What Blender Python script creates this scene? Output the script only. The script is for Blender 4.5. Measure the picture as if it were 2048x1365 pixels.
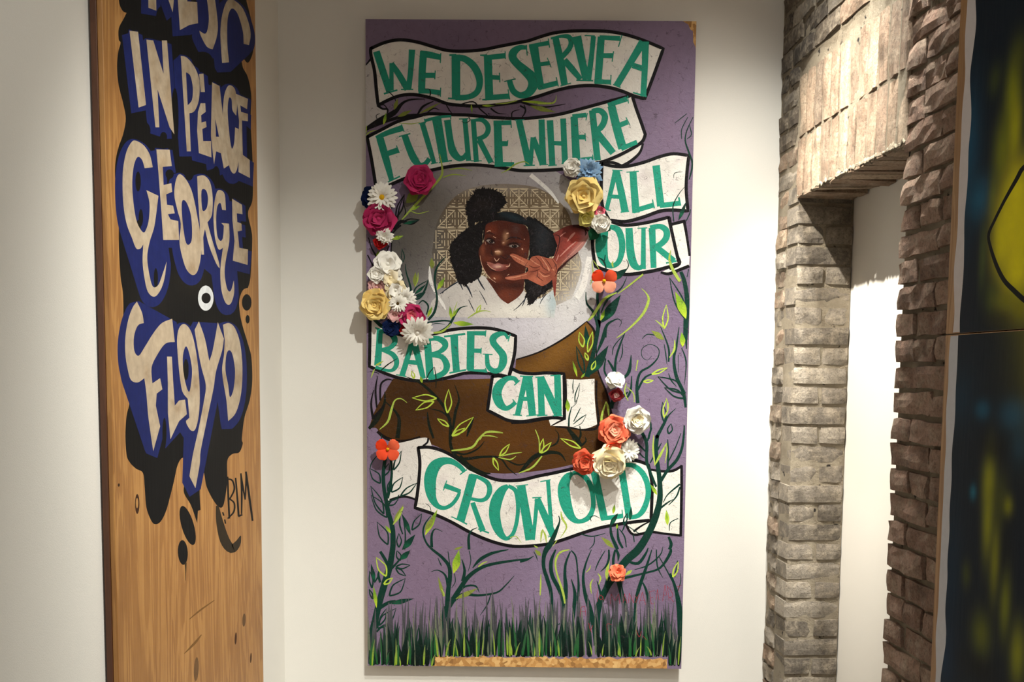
import bpy, bmesh, math, random
from math import pi, sin, cos, radians, sqrt, atan2
from mathutils import Vector, Matrix, noise
from mathutils.geometry import delaunay_2d_cdt

for o in list(bpy.data.objects):
    bpy.data.objects.remove(o)
scene = bpy.context.scene
COL = scene.collection
rnd = random.Random(7)

# ------------------------------------------------------------------ camera
# metres; back wall faces -y, z up, floor at z = 0
W, H, F = 2048.0, 1365.0, 1950.0
PPY = 902.7                                   # principal point row of the cropped frame
PC = 1.62                                     # height of the middle of the large panel
CAM = Vector((-0.0301, -3.7127, PC - 0.0698))
YAW, PIT, ROL = radians(-0.389), radians(-4.711), radians(0.502)
_f = Vector((sin(YAW) * cos(PIT), cos(YAW) * cos(PIT), sin(PIT)))
_r = Vector((cos(YAW), -sin(YAW), 0))
_u = _r.cross(_f)
RGT = _r * cos(ROL) + _u * sin(ROL)
UPV = -_r * sin(ROL) + _u * cos(ROL)
cam = bpy.data.cameras.new('camera')
cam.sensor_width = 36.0
cam.lens = F / W * 36.0
cam.shift_y = (PPY - H / 2) / W
cam.clip_start = 0.05
cam_o = bpy.data.objects.new('camera', cam)
COL.objects.link(cam_o)
m = Matrix((RGT, UPV, -_f)).transposed().to_4x4()
m.translation = CAM
cam_o.matrix_world = m
scene.camera = cam_o

# ------------------------------------------------------------------ world, lamps, exposure
vs = scene.view_settings
vs.view_transform = 'Standard'
vs.look = 'None'
vs.gamma = 1.0
vs.use_curve_mapping = False
vs.exposure = 0.0
world = bpy.data.worlds.new('dim_room_air')
scene.world = world
world.use_nodes = True
world.node_tree.nodes['Background'].inputs[0].default_value = (1.0, 0.93, 0.84, 1)
world.node_tree.nodes['Background'].inputs[1].default_value = 0.02

def spot(name, loc, target, watts, angle, blend, color=(1.0, 0.93, 0.82), size=0.03):
    d = bpy.data.lights.new(name, 'SPOT')
    d.energy = watts
    d.color = color
    d.spot_size = radians(angle)
    d.spot_blend = blend
    d.shadow_soft_size = size
    o = bpy.data.objects.new(name, d)
    COL.objects.link(o)
    o.location = loc
    o.rotation_euler = (Vector(target) - Vector(loc)).to_track_quat('-Z', 'Y').to_euler()
    return o

WARM = (1.0, 0.985, 0.91)
spot('track_spot_mural', (0.90, -1.50, 4.1), (0.90, 0.0, 0.4), 680, 34, 1.0, WARM)
spot('track_spot_mural', (0.66, -1.35, 4.1), (0.80, 0.0, 1.2), 370, 42, 1.0, WARM)
spot('track_spot_mural', (0.60, -1.35, 4.1), (0.60, 0.0, 1.2), 150, 50, 1.0, WARM)
spot('track_spot_corner', (0.90, -2.40, 4.1), (-0.94, -0.75, 0.0), 165, 70, 1.0, WARM)
spot('track_spot_corner', (0.90, -2.45, 4.1), (-0.94, -0.20, 0.5), 500, 42, 1.0, WARM)
spot('track_spot_board', (0.35, -1.90, 4.1), (-0.94, -0.80, -0.4), 650, 42, 1.0, WARM)
spot('track_spot_brick', (-0.25, -1.00, 4.1), (1.00, -0.46, 2.02), 1250, 27, 1.0, (1.0, 0.93, 0.81))
# added area light: ambient fill standing in for the rest of the gallery
al = bpy.data.lights.new('gallery_ambient_fill', 'AREA')
al.shape = 'RECTANGLE'; al.size = 3.0; al.size_y = 2.5
al.energy = 68
al.color = (1.0, 0.95, 0.88)
ao = bpy.data.objects.new('gallery_ambient_fill', al)
COL.objects.link(ao)
ao.location = (0.3, -4.8, 4.2)

# ------------------------------------------------------------------ helpers
def lin(c):
    return tuple((x / 255 / 12.92) if x / 255 <= 0.04045 else ((x / 255 + 0.055) / 1.055) ** 2.4 for x in c)

def obj(name, me, mat=None, parent=None, kind=None):
    o = bpy.data.objects.new(name, me)
    COL.objects.link(o)
    if mat is not None and me is not None and not me.materials:
        me.materials.append(mat)
    if parent is not None:
        o.parent = parent
    if kind:
        o['kind'] = kind
    return o

def tag(o, label, cat, group=None):
    o['label'] = label
    o['category'] = cat
    if group:
        o['group'] = group
    return o

def thing(name, label, cat, loc=(0, 0, 0), rot=(0, 0, 0), group=None):
    o = bpy.data.objects.new(name, None)
    COL.objects.link(o)
    o.empty_display_size = 0.05
    o.location = loc
    o.rotation_euler = rot
    return tag(o, label, cat, group)

def mesh(name, verts, faces, smooth=False):
    me = bpy.data.meshes.new(name)
    me.from_pydata(verts, [], faces)
    me.update()
    if smooth:
        me.polygons.foreach_set('use_smooth', [True] * len(me.polygons))
    return me

def box_mesh(name, x0, x1, y0, y1, z0, z1, bevel=0.0):
    bm = bmesh.new()
    bmesh.ops.create_cube(bm, size=1)
    for v in bm.verts:
        v.co = Vector(((x0 + x1) / 2 + v.co.x * (x1 - x0), (y0 + y1) / 2 + v.co.y * (y1 - y0), (z0 + z1) / 2 + v.co.z * (z1 - z0)))
    if bevel:
        bmesh.ops.bevel(bm, geom=bm.edges[:], offset=bevel, segments=1, affect='EDGES')
    me = bpy.data.meshes.new(name)
    bm.to_mesh(me)
    bm.free()
    return me

class NT:
    """small node helper"""
    def __init__(s, name):
        s.m = bpy.data.materials.new(name)
        s.m.use_nodes = True
        s.t = s.m.node_tree
        s.b = s.t.nodes['Principled BSDF']
    def n(s, typ, **kw):
        x = s.t.nodes.new(typ)
        for k, v in kw.items():
            if k.startswith('i_'):
                x.inputs[k[2:].replace('_', ' ')].default_value = v
            else:
                setattr(x, k, v)
        return x
    def l(s, a, b):
        s.t.links.new(a, b)
    def ramp(s, fac, stops):
        r = s.n('ShaderNodeValToRGB')
        el = r.color_ramp.elements
        while len(el) < len(stops):
            el.new(0.5)
        for e, (p, c) in zip(el, stops):
            e.position = p
            e.color = (*c, 1) if len(c) == 3 else c
        s.l(fac, r.inputs[0])
        return r.outputs[0]
    def mix(s, fac, a, b, mode='MIX'):
        x = s.n('ShaderNodeMix', data_type='RGBA', blend_type=mode)
        for sock, v in ((0, fac), (6, a), (7, b)):
            if hasattr(v, 'is_linked') or hasattr(v, 'links'):
                s.l(v, x.inputs[sock])
            elif isinstance(v, (int, float)):
                x.inputs[sock].default_value = v
            else:
                x.inputs[sock].default_value = (*v, 1)
        return x.outputs[2]
    def coords(s, scale=(1, 1, 1), loc=(0, 0, 0), rot=(0, 0, 0), src='Object'):
        tc = s.n('ShaderNodeTexCoord')
        mp = s.n('ShaderNodeMapping')
        mp.inputs['Scale'].default_value = scale
        mp.inputs['Location'].default_value = loc
        mp.inputs['Rotation'].default_value = rot
        s.l(tc.outputs[src], mp.inputs[0])
        return mp.outputs[0]
    def noise(s, vec, scale, detail=4, rough=0.55, dist=0.0):
        x = s.n('ShaderNodeTexNoise')
        x.inputs['Scale'].default_value = scale
        x.inputs['Detail'].default_value = detail
        x.inputs['Roughness'].default_value = rough
        x.inputs['Distortion'].default_value = dist
        s.l(vec, x.inputs['Vector'])
        return x.outputs['Fac']
    def bump(s, h, strength, dist, normal=None):
        x = s.n('ShaderNodeBump')
        x.inputs['Strength'].default_value = strength
        x.inputs['Distance'].default_value = dist
        s.l(h, x.inputs['Height'])
        if normal is not None:
            s.l(normal, x.inputs['Normal'])
        s.l(x.outputs[0], s.b.inputs['Normal'])
        return x.outputs[0]
    def col(s, c):
        if hasattr(c, 'links'):
            s.l(c, s.b.inputs['Base Color'])
        else:
            s.b.inputs['Base Color'].default_value = (*c, 1)
    def rough(s, r):
        s.b.inputs['Roughness'].default_value = r

# ------------------------------------------------------------------ materials of the room
def mat_drywall():
    t = NT('painted_drywall')
    v = t.coords()
    t.col(t.mix(t.noise(v, 1.5, 3), lin((214, 211, 203)), lin((222, 219, 212))))
    t.bump(t.noise(v, 420, 2), 0.12, 0.002)
    t.rough(0.75)
    return t.m

def mat_concrete():
    t = NT('polished_concrete')
    v = t.coords()
    t.col(t.mix(t.noise(v, 3, 6), lin((120, 116, 110)), lin((160, 155, 147))))
    t.rough(0.4)
    return t.m

def mat_brick(kind):
    t = NT('common_brick_' + kind)
    v = t.coords(src='Object')
    info = t.n('ShaderNodeObjectInfo')
    add = t.n('ShaderNodeVectorMath', operation='ADD')
    t.l(v, add.inputs[0])
    t.l(info.outputs['Location'], add.inputs[1])
    p = add.outputs[0]
    pal = {'grey': ((98, 90, 80), (134, 125, 113), (152, 143, 130)),
           'tan': ((124, 108, 92), (160, 134, 112), (188, 166, 142)),
           'pink': ((148, 117, 99), (168, 136, 117), (186, 156, 136)),
           'dark': ((58, 50, 43), (76, 67, 58), (100, 88, 74))}[kind]  # dark: dimness of the unlit upper corner put into the brick colour
    c0 = t.ramp(info.outputs['Random'], [(0.0, lin(pal[0])), (0.5, lin(pal[1])), (1.0, lin(pal[2]))])
    n1 = t.noise(p, 26, 6, 0.65)
    c1 = t.mix(t.ramp(n1, [(0.42, (0, 0, 0)), (0.62, (1, 1, 1))]), c0, lin((188, 174, 152)), 'MIX')
    f = t.n('ShaderNodeMath', operation='MULTIPLY')
    f.inputs[1].default_value = 0.45
    t.l(t.ramp(n1, [(0.46, (0, 0, 0)), (0.66, (1, 1, 1))]), f.inputs[0])
    c1 = t.mix(f.outputs[0], c0, lin((196, 182, 160)))
    soot = t.ramp(t.noise(p, 9, 5), [(0.3, (0.35, 0.33, 0.3)), (0.48, (1, 1, 1))])
    c1 = t.mix(0.8, c1, soot, 'MULTIPLY')
    spk = t.ramp(t.noise(p, 120, 4, 0.8), [(0.34, (0.42, 0.40, 0.38)), (0.5, (1, 1, 1)), (0.68, (1.25, 1.22, 1.18))])
    t.col(t.mix(0.75, c1, spk, 'MULTIPLY'))
    h1 = t.noise(p, 48, 9, 0.78)
    b1 = t.bump(h1, 1.0, 0.014 if kind in ('pink', 'tan') else 0.008)
    vo = t.n('ShaderNodeTexVoronoi', feature='F1')
    vo.inputs['Scale'].default_value = 75
    t.l(p, vo.inputs['Vector'])
    pits = t.ramp(vo.outputs['Distance'], [(0.0, (0, 0, 0)), (0.2, (1, 1, 1))])
    t.bump(pits, 0.5, 0.004, b1)
    t.rough(0.88)
    return t.m

def mat_mortar():
    t = NT('lime_mortar')
    v = t.coords()
    c = t.mix(t.noise(v, 14, 6), lin((126, 114, 96)), lin((204, 190, 166)))
    holes = t.ramp(t.noise(v, 24, 4, 0.6), [(0.63, (0, 0, 0)), (0.68, (1, 1, 1))])
    t.col(t.mix(holes, c, lin((34, 27, 21))))
    b = t.bump(t.noise(v, 36, 9, 0.75), 1.0, 0.03)
    t.bump(t.noise(v, 170, 4, 0.7), 0.8, 0.005, b)
    t.rough(0.95)
    return t.m

M_WALL, M_FLOOR = mat_drywall(), mat_concrete()
M_BRICK = {k: mat_brick(k) for k in ('grey', 'tan', 'pink', 'dark')}
M_MORTAR = mat_mortar()

# ------------------------------------------------------------------ hanging planes and pixel directions
def ray(px, py):
    return RGT * ((px - W / 2) / F) + UPV * ((PPY - py) / F) + _f

class Plane:
    """vertical plane: origin, heading of its local x; local -y looks into the room"""
    def __init__(s, origin, ang):
        s.o = Vector(origin)
        s.ang = ang
        s.x = Vector((cos(ang), sin(ang), 0))
        s.n = Vector((sin(ang), -cos(ang), 0))
    def uv(s, px, py, off=0.0):
        d = ray(px, py)
        t = ((s.o + s.n * off) - CAM).dot(s.n) / d.dot(s.n)
        p = CAM + d * t - s.o
        return (p.dot(s.x), p.z)

WALLY = 0.034
XL = -0.942                                    # left wall
RW_ANG = atan2(-1.0, 0.0787)
P_BACK = Plane((0, 0, 0.40), 0.0)              # face of the large panel
P_LEFT = Plane((XL + 0.030, -1.0, 0.0), pi / 2)
P_RW = Plane((0.935, WALLY, 0.0), RW_ANG)      # brick face; u grows from the corner into the room

# ------------------------------------------------------------------ room shell
def struct(name, me, mat, parent=None):
    return obj(name, me, mat, parent, 'structure' if parent is None else None)

HC = 4.3
struct('floor', box_mesh('floor', -1.3, 5.0, -7.5, 0.6, -0.1, 0.0), M_FLOOR)
struct('ceiling', box_mesh('ceiling', -1.3, 5.0, -7.5, 0.6, HC, HC + 0.1), M_WALL)
struct('wall_back', box_mesh('wall_back', XL, 1.5, WALLY, WALLY + 0.12, 0, HC), M_WALL)
struct('wall_left', box_mesh('wall_left', XL - 0.12, XL, -7.5, WALLY + 0.12, 0, HC), M_WALL)
struct('wall_front', box_mesh('wall_front', XL, 5.0, -7.6, -7.5, 0, HC), M_WALL)

# ------------------------------------------------------------------ brick wall with a blocked opening
U0, U1, ZL, DEP = 0.222, 1.012, 2.172, 0.205     # opening edges, lintel soffit, wall depth
PITCH, BH = 0.0714, 0.0585
RW = thing_root = None

def brick_mesh(L, D, Hh, seed, nx=6, nz=4, rough=0.0045):
    """rough brick: centre at the middle of its face, face at y=0 looking to -y"""
    r = random.Random(seed)
    off = Vector((r.uniform(0, 50), r.uniform(0, 50), r.uniform(0, 50)))
    cj = [[Vector((r.uniform(-.004, .004), 0, r.uniform(-.003, .003))) for _ in range(2)] for _ in range(2)]
    vs_, fs = [], []
    for j in range(nz):
        for i in range(nx):
            a, b = i / (nx - 1), j / (nz - 1)
            p = Vector((-L / 2 + a * L, 0, -Hh / 2 + b * Hh))
            p += cj[0][0] * (1 - a) * (1 - b) + cj[1][0] * a * (1 - b) + cj[0][1] * (1 - a) * b + cj[1][1] * a * b
            nz_ = noise.noise_vector((p + off) * 22)
            edge = (i in (0, nx - 1)) + (j in (0, nz - 1))
            p.y += nz_.y * rough * 1.3 + edge * (0.0012 + abs(nz_.x) * 0.0045)
            p.x += nz_.x * rough * 0.8
            p.z += nz_.z * rough * 0.7
            vs_.append(p)
    for j in range(nz - 1):
        for i in range(nx - 1):
            k = j * nx + i
            fs.append((k, k + 1, k + nx + 1, k + nx))
    ring = [i for i in range(nx)] + [j * nx + nx - 1 for j in range(1, nz)] + [(nz - 1) * nx + i for i in range(nx - 2, -1, -1)] + [j * nx for j in range(nz - 2, 0, -1)]
    n0 = len(vs_)
    for k in ring:
        p = vs_[k].copy()
        p.y = D
        vs_.append(p)
    for i in range(len(ring)):
        j = (i + 1) % len(ring)
        fs.append((ring[i], n0 + i, n0 + j, ring[j]))
    fs.append(tuple(n0 + i for i in reversed(range(len(ring)))))
    # sides sag a little
    me = mesh('brick', vs_, fs)
    return me

_pool = {}
def brick_var(L, D, Hh, kind, rough=0.0045):
    key = (round(L, 3), round(D, 3), round(Hh, 3), kind, rough)
    if key not in _pool:
        ms = []
        for k in range(6):
            me = brick_mesh(L, D, Hh, int((L * 7919 + D * 104729 + Hh * 1299709) * 10) % 1000 + k * 17, rough=rough)
            me.materials.append(M_BRICK[kind])
            ms.append(me)
        _pool[key] = ms
    return _pool[key][rnd.randrange(6)]

def slab(parts):
    bm = bmesh.new()
    for (x0, x1, y0, y1, z0, z1) in parts:
        r = bmesh.ops.create_cube(bm, size=1)
        for v in r['verts']:
            v.co = Vector(((x0 + x1) / 2 + v.co.x * (x1 - x0), (y0 + y1) / 2 + v.co.y * (y1 - y0), (z0 + z1) / 2 + v.co.z * (z1 - z0)))
    me = bpy.data.meshes.new('mortar')
    bm.to_mesh(me)
    bm.free()
    return me

REC = 0.006
wall_right = struct('wall_right', slab([(-0.02, U0 - 0.0055, REC, DEP, 0, HC), (U0 - 0.010, U1 + 0.01, REC, DEP, ZL + 0.014, HC), (U1 + 0.010, 7.0, REC + 0.007, DEP, 0, HC)]), M_MORTAR)
wall_right.location = P_RW.o
wall_right.rotation_euler = (0, 0, RW_ANG)
infill = struct('wall_infill', box_mesh('wall_infill', -0.15, 1.3, DEP + 0.002, DEP + 0.06, 0, HC), M_WALL)
infill.location = P_RW.o
infill.rotation_euler = (0, 0, RW_ANG)

stuffed = []
def put_brick(u0, u1, z0, z1, kind, D=0.10, y=0.0, face='front', vis=True, tilt=0.0, rough=0.0055):
    L, Hh = u1 - u0, z1 - z0
    if face == 'front':
        me = brick_var(L, D, Hh, kind, rough)
        loc = Vector(((u0 + u1) / 2, y + rnd.uniform(-.004, .004), (z0 + z1) / 2 + rnd.uniform(-.002, .002)))
        rot = (rnd.uniform(-.03, .03), rnd.uniform(-.012, .012) + tilt, rnd.uniform(-.025, .025))
    else:                                       # jamb brick: rough face looks along +u, y0..y1 = u0..u1 in depth
        me = brick_var(L, D, Hh, kind, 0.0022)
        loc = Vector((U0 + rnd.uniform(-.004, .003), (u0 + u1) / 2, (z0 + z1) / 2))
        rot = (rnd.uniform(-.02, .02), rnd.uniform(-.01, .01), pi / 2 + rnd.uniform(-.015, .015))
    if vis:
        o = obj('brick', me, None, wall_right)
        o.location = loc
        o.rotation_euler = rot
    else:
        stuffed.append((me, loc, rot))

n_courses = int(HC / PITCH)
for c in range(n_courses):
    z0 = 0.012 + c * PITCH
    z1 = z0 + BH
    vis = 0.36 < z0 < 3.0
    odd = c % 2
    up = z0 > ZL
    k1 = 'dark' if z0 > 2.25 and rnd.random() < 0.75 else ('tan' if rnd.random() < 0.3 else 'grey')
    # strip between the corner and the opening
    if z0 < 2.16:
        put_brick(0.004, U0 - 0.112, z0, z1, 'tan' if rnd.random() < .5 else 'grey', vis=vis, rough=0.009)
        if odd:
            put_brick(0.002, DEP - 0.004, z0, z1, 'grey', face='jamb', vis=vis)
        else:
            put_brick(0.004, 0.098, z0, z1, 'grey', face='jamb', vis=vis)
            put_brick(0.110, DEP - 0.004, z0, z1, 'grey', face='jamb', vis=vis)
    elif z0 < 2.60:
        if odd:
            put_brick(0.004, 0.185, z0, z1, k1, vis=vis)
        else:
            put_brick(0.004, 0.085, z0, z1, k1, vis=vis)
            put_brick(0.098, 0.185, z0, z1, k1, vis=vis)
    # courses over the lintel
    if z0 >= 2.60:
        u = 0.004
        header = c % 3 == 0
        first = True
        while u < 1.46:
            L = 0.095 if header else 0.204
            if first and odd and not header:
                L = 0.10
            first = False
            kk = ('dark' if rnd.random() < .7 else 'grey') if u < 0.55 - (3.0 - z0) * .25 else ('tan' if u < 0.95 else 'pink')  # darker tones towards the corner carry the missing lamplight there
            put_brick(u, u + L, z0, z1, kk, vis=vis)
            u += L + 0.012
    else:
        # pier beside the opening
        u = U1
        first = True
        while u < 1.46:
            L = 0.204 if (odd != first) else 0.098
            if c % 5 == 2:
                L = 0.098
            first = False
            a = 0.0
            put_brick(u, u + L, z0, z1, 'pink', vis=vis, D=0.19 if u == U1 else 0.1, rough=0.008)
            u += L + 0.012
    # the rest of the wall, behind and beyond the dark painted panel
    u = 1.68 - 0.1 * odd
    while u < 5.5:
        put_brick(u, u + 0.204, z0, z1, 'pink', vis=False)
        u += 0.216
# two rows of soldier bricks over the opening
u = 0.205
while u < 1.0:
    t = (u - 0.6) * 0.02
    wv = rnd.choice((0.056, 0.062))
    if u >= U0 - 0.03:
        put_brick(u, u + wv, ZL, ZL + 0.20, 'tan', D=DEP, vis=True, tilt=0.0)
    put_brick(u, u + wv, ZL + 0.212, ZL + 0.415, 'tan', D=0.1, vis=True, tilt=0.0)
    u += wv + rnd.uniform(0.008, 0.013)

# ragged mortar along the lower edge of the lintel
vs_, fs = [], []
n = 220
for i in range(n + 1):
    uu = U0 - 0.012 + (U1 - U0 + 0.02) * i / n
    q = noise.noise(Vector((uu * 24, 3, 0)))
    q2 = noise.noise(Vector((uu * 60, 9, 0)))
    q3 = noise.noise(Vector((uu * 130, 5, 0)))
    zt = ZL + 0.020 + q * 0.026 + q2 * .012
    zb = ZL + 0.001 + q2 * 0.010 + q3 * 0.006
    vs_ += [(uu, 0.004, zt), (uu, -0.001 + q * .004 + q3 * .003, (zt * .6 + zb * .4) + q2 * .004), (uu, -0.001 + q3 * .005, zb + .006), (uu, 0.012, zb)]
for i in range(n):
    for j in range(3):
        k = i * 4 + j
        fs.append((k, k + 1, k + 5, k + 4))
obj('mortar_ridge', mesh('mortar_ridge', vs_, fs), M_MORTAR, wall_right)

bm = bmesh.new()
for me, loc, rot in stuffed:
    t = bmesh.new()
    t.from_mesh(me)
    t.transform(Matrix.Translation(loc) @ __import__('mathutils').Euler(rot).to_matrix().to_4x4())
    tmp = bpy.data.meshes.new('t')
    t.to_mesh(tmp)
    t.free()
    bm.from_mesh(tmp)
    bpy.data.meshes.remove(tmp)
me = bpy.data.meshes.new('brickwork')
bm.to_mesh(me)
bm.free()
obj('brickwork', me, M_BRICK['pink'], wall_right, 'stuff')

# ------------------------------------------------------------------ paint helpers
# tracing frames: letter -> (x0, y0, scale): photo pixel = x0 + x / scale
FR = {'A': (700, 20, 5.689), 'B': (1040, 20, 5.689), 'C': (700, 220, 5.689), 'D': (1040, 220, 5.689),
      'E': (700, 440, 5.689), 'F': (1040, 440, 5.689), 'G': (700, 640, 5.689), 'H': (1040, 640, 5.689),
      'I': (700, 860, 5.689), 'J': (1040, 860, 5.689), 'K': (700, 1100, 5.461), 'L': (1040, 1100, 5.461),
      'P': (860, 360, 4.55), 'Q': (1140, 1160, 8.533), 'X': (0, 0, 2.904), 'Y': (0, 440, 2.904), 'Z': (0, 895, 2.904),
      'R': (1480, 0, 3.5915), 'S': (1480, 340, 3.5915), 'T': (1480, 660, 3.5915), 'U': (1480, 985, 3.5915), '0': (0, 0, 1.0)}

def pts(s):
    """'A 10 20 30 40* B ...' -> [(px, py, corner)]"""
    out, fr, num = [], FR['0'], []
    for tk in s.replace(',', ' ').split():
        if tk in FR and not tk.isdigit():
            fr = FR[tk]
            continue
        star = tk.endswith('*')
        num.append(float(tk.rstrip('*')))
        if len(num) == 2:
            out.append((fr[0] + num[0] / fr[2], fr[1] + num[1] / fr[2], star))
            num = []
    return out

def spts(s):
    """stroke string of x y w triples"""
    out, fr, num = [], FR['0'], []
    for tk in s.replace(',', ' ').split():
        if tk in FR and not tk.isdigit():
            fr = FR[tk]
            continue
        num.append(float(tk))
        if len(num) == 3:
            out.append((fr[0] + num[0] / fr[2], fr[1] + num[1] / fr[2], num[2] / fr[2]))
            num = []
    return out

def cr(p0, p1, p2, p3, t):
    return [0.5 * (2 * b + (c - a) * t + (2 * a - 5 * b + 4 * c - d) * t * t + (3 * b - a - 3 * c + d) * t ** 3) for a, b, c, d in zip(p0, p1, p2, p3)]

def smooth_open(ps, k=5):
    if len(ps) < 3:
        return [tuple(p) for p in ps]
    out = []
    n = len(ps)
    for i in range(n - 1):
        a, b, c, d = ps[max(i - 1, 0)], ps[i], ps[i + 1], ps[min(i + 2, n - 1)]
        for j in range(k):
            out.append(tuple(cr(a, b, c, d, j / k)))
    out.append(tuple(ps[-1]))
    return out

def closed(s, k=5):
    """closed outline; runs between corners (*) are smoothed"""
    ps = pts(s) if isinstance(s, str) else s
    if all(p[2] for p in ps):
        return [(p[0], p[1]) for p in ps]
    cs = [i for i, p in enumerate(ps) if p[2]]
    n = len(ps)
    if not cs:
        out = []
        for i in range(n):
            for j in range(k):
                out.append(tuple(cr(ps[i - 1][:2], ps[i][:2], ps[(i + 1) % n][:2], ps[(i + 2) % n][:2], j / k)))
        return out
    out = []
    for a, b in zip(cs, cs[1:] + [cs[0] + n]):
        run = [ps[i % n][:2] for i in range(a, b + 1)]
        out += smooth_open(run, k)[:-1]
    return out

def stroke_poly(sp, k=4):
    q = smooth_open(sp, k)
    Lp, Rp = [], []
    for i, (x, y, w) in enumerate(q):
        a, b = q[max(i - 1, 0)], q[min(i + 1, len(q) - 1)]
        dx, dy = b[0] - a[0], b[1] - a[1]
        d = math.hypot(dx, dy) or 1
        nx, ny = -dy / d * w / 2, dx / d * w / 2
        Lp.append((x + nx, y + ny))
        Rp.append((x - nx, y - ny))
    return Lp, Rp

def ellipse(cx, cy, rx, ry, rot=0, n=24, fr='0'):
    f = FR[fr]
    o = []
    for i in range(n):
        a = 2 * pi * i / n
        x, y = rx * cos(a), ry * sin(a)
        o.append((f[0] + (cx + x * cos(rot) - y * sin(rot)) / f[2], f[1] + (cy + x * sin(rot) + y * cos(rot)) / f[2]))
    return o

def shade(blobs, base):
    """painted tones: base colour + soft touches (x, y, rx, ry, rot, colour, strength) in photo px"""
    bl = [(x, y, rx, ry, cos(r), sin(r), lin(c), s) for x, y, rx, ry, r, c, s in blobs]
    b0 = lin(base)
    def fn(px, py):
        c = b0
        for x, y, rx, ry, co, si, cc, s in bl:
            dx, dy = px - x, py - y
            u, v = (dx * co + dy * si) / rx, (-dx * si + dy * co) / ry
            e = u * u + v * v
            if e < 6:
                a = s * math.exp(-e)
                c = tuple(p + (q - p) * a for p, q in zip(c, cc))
        return c
    return fn

LAY = 0.00004

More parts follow.
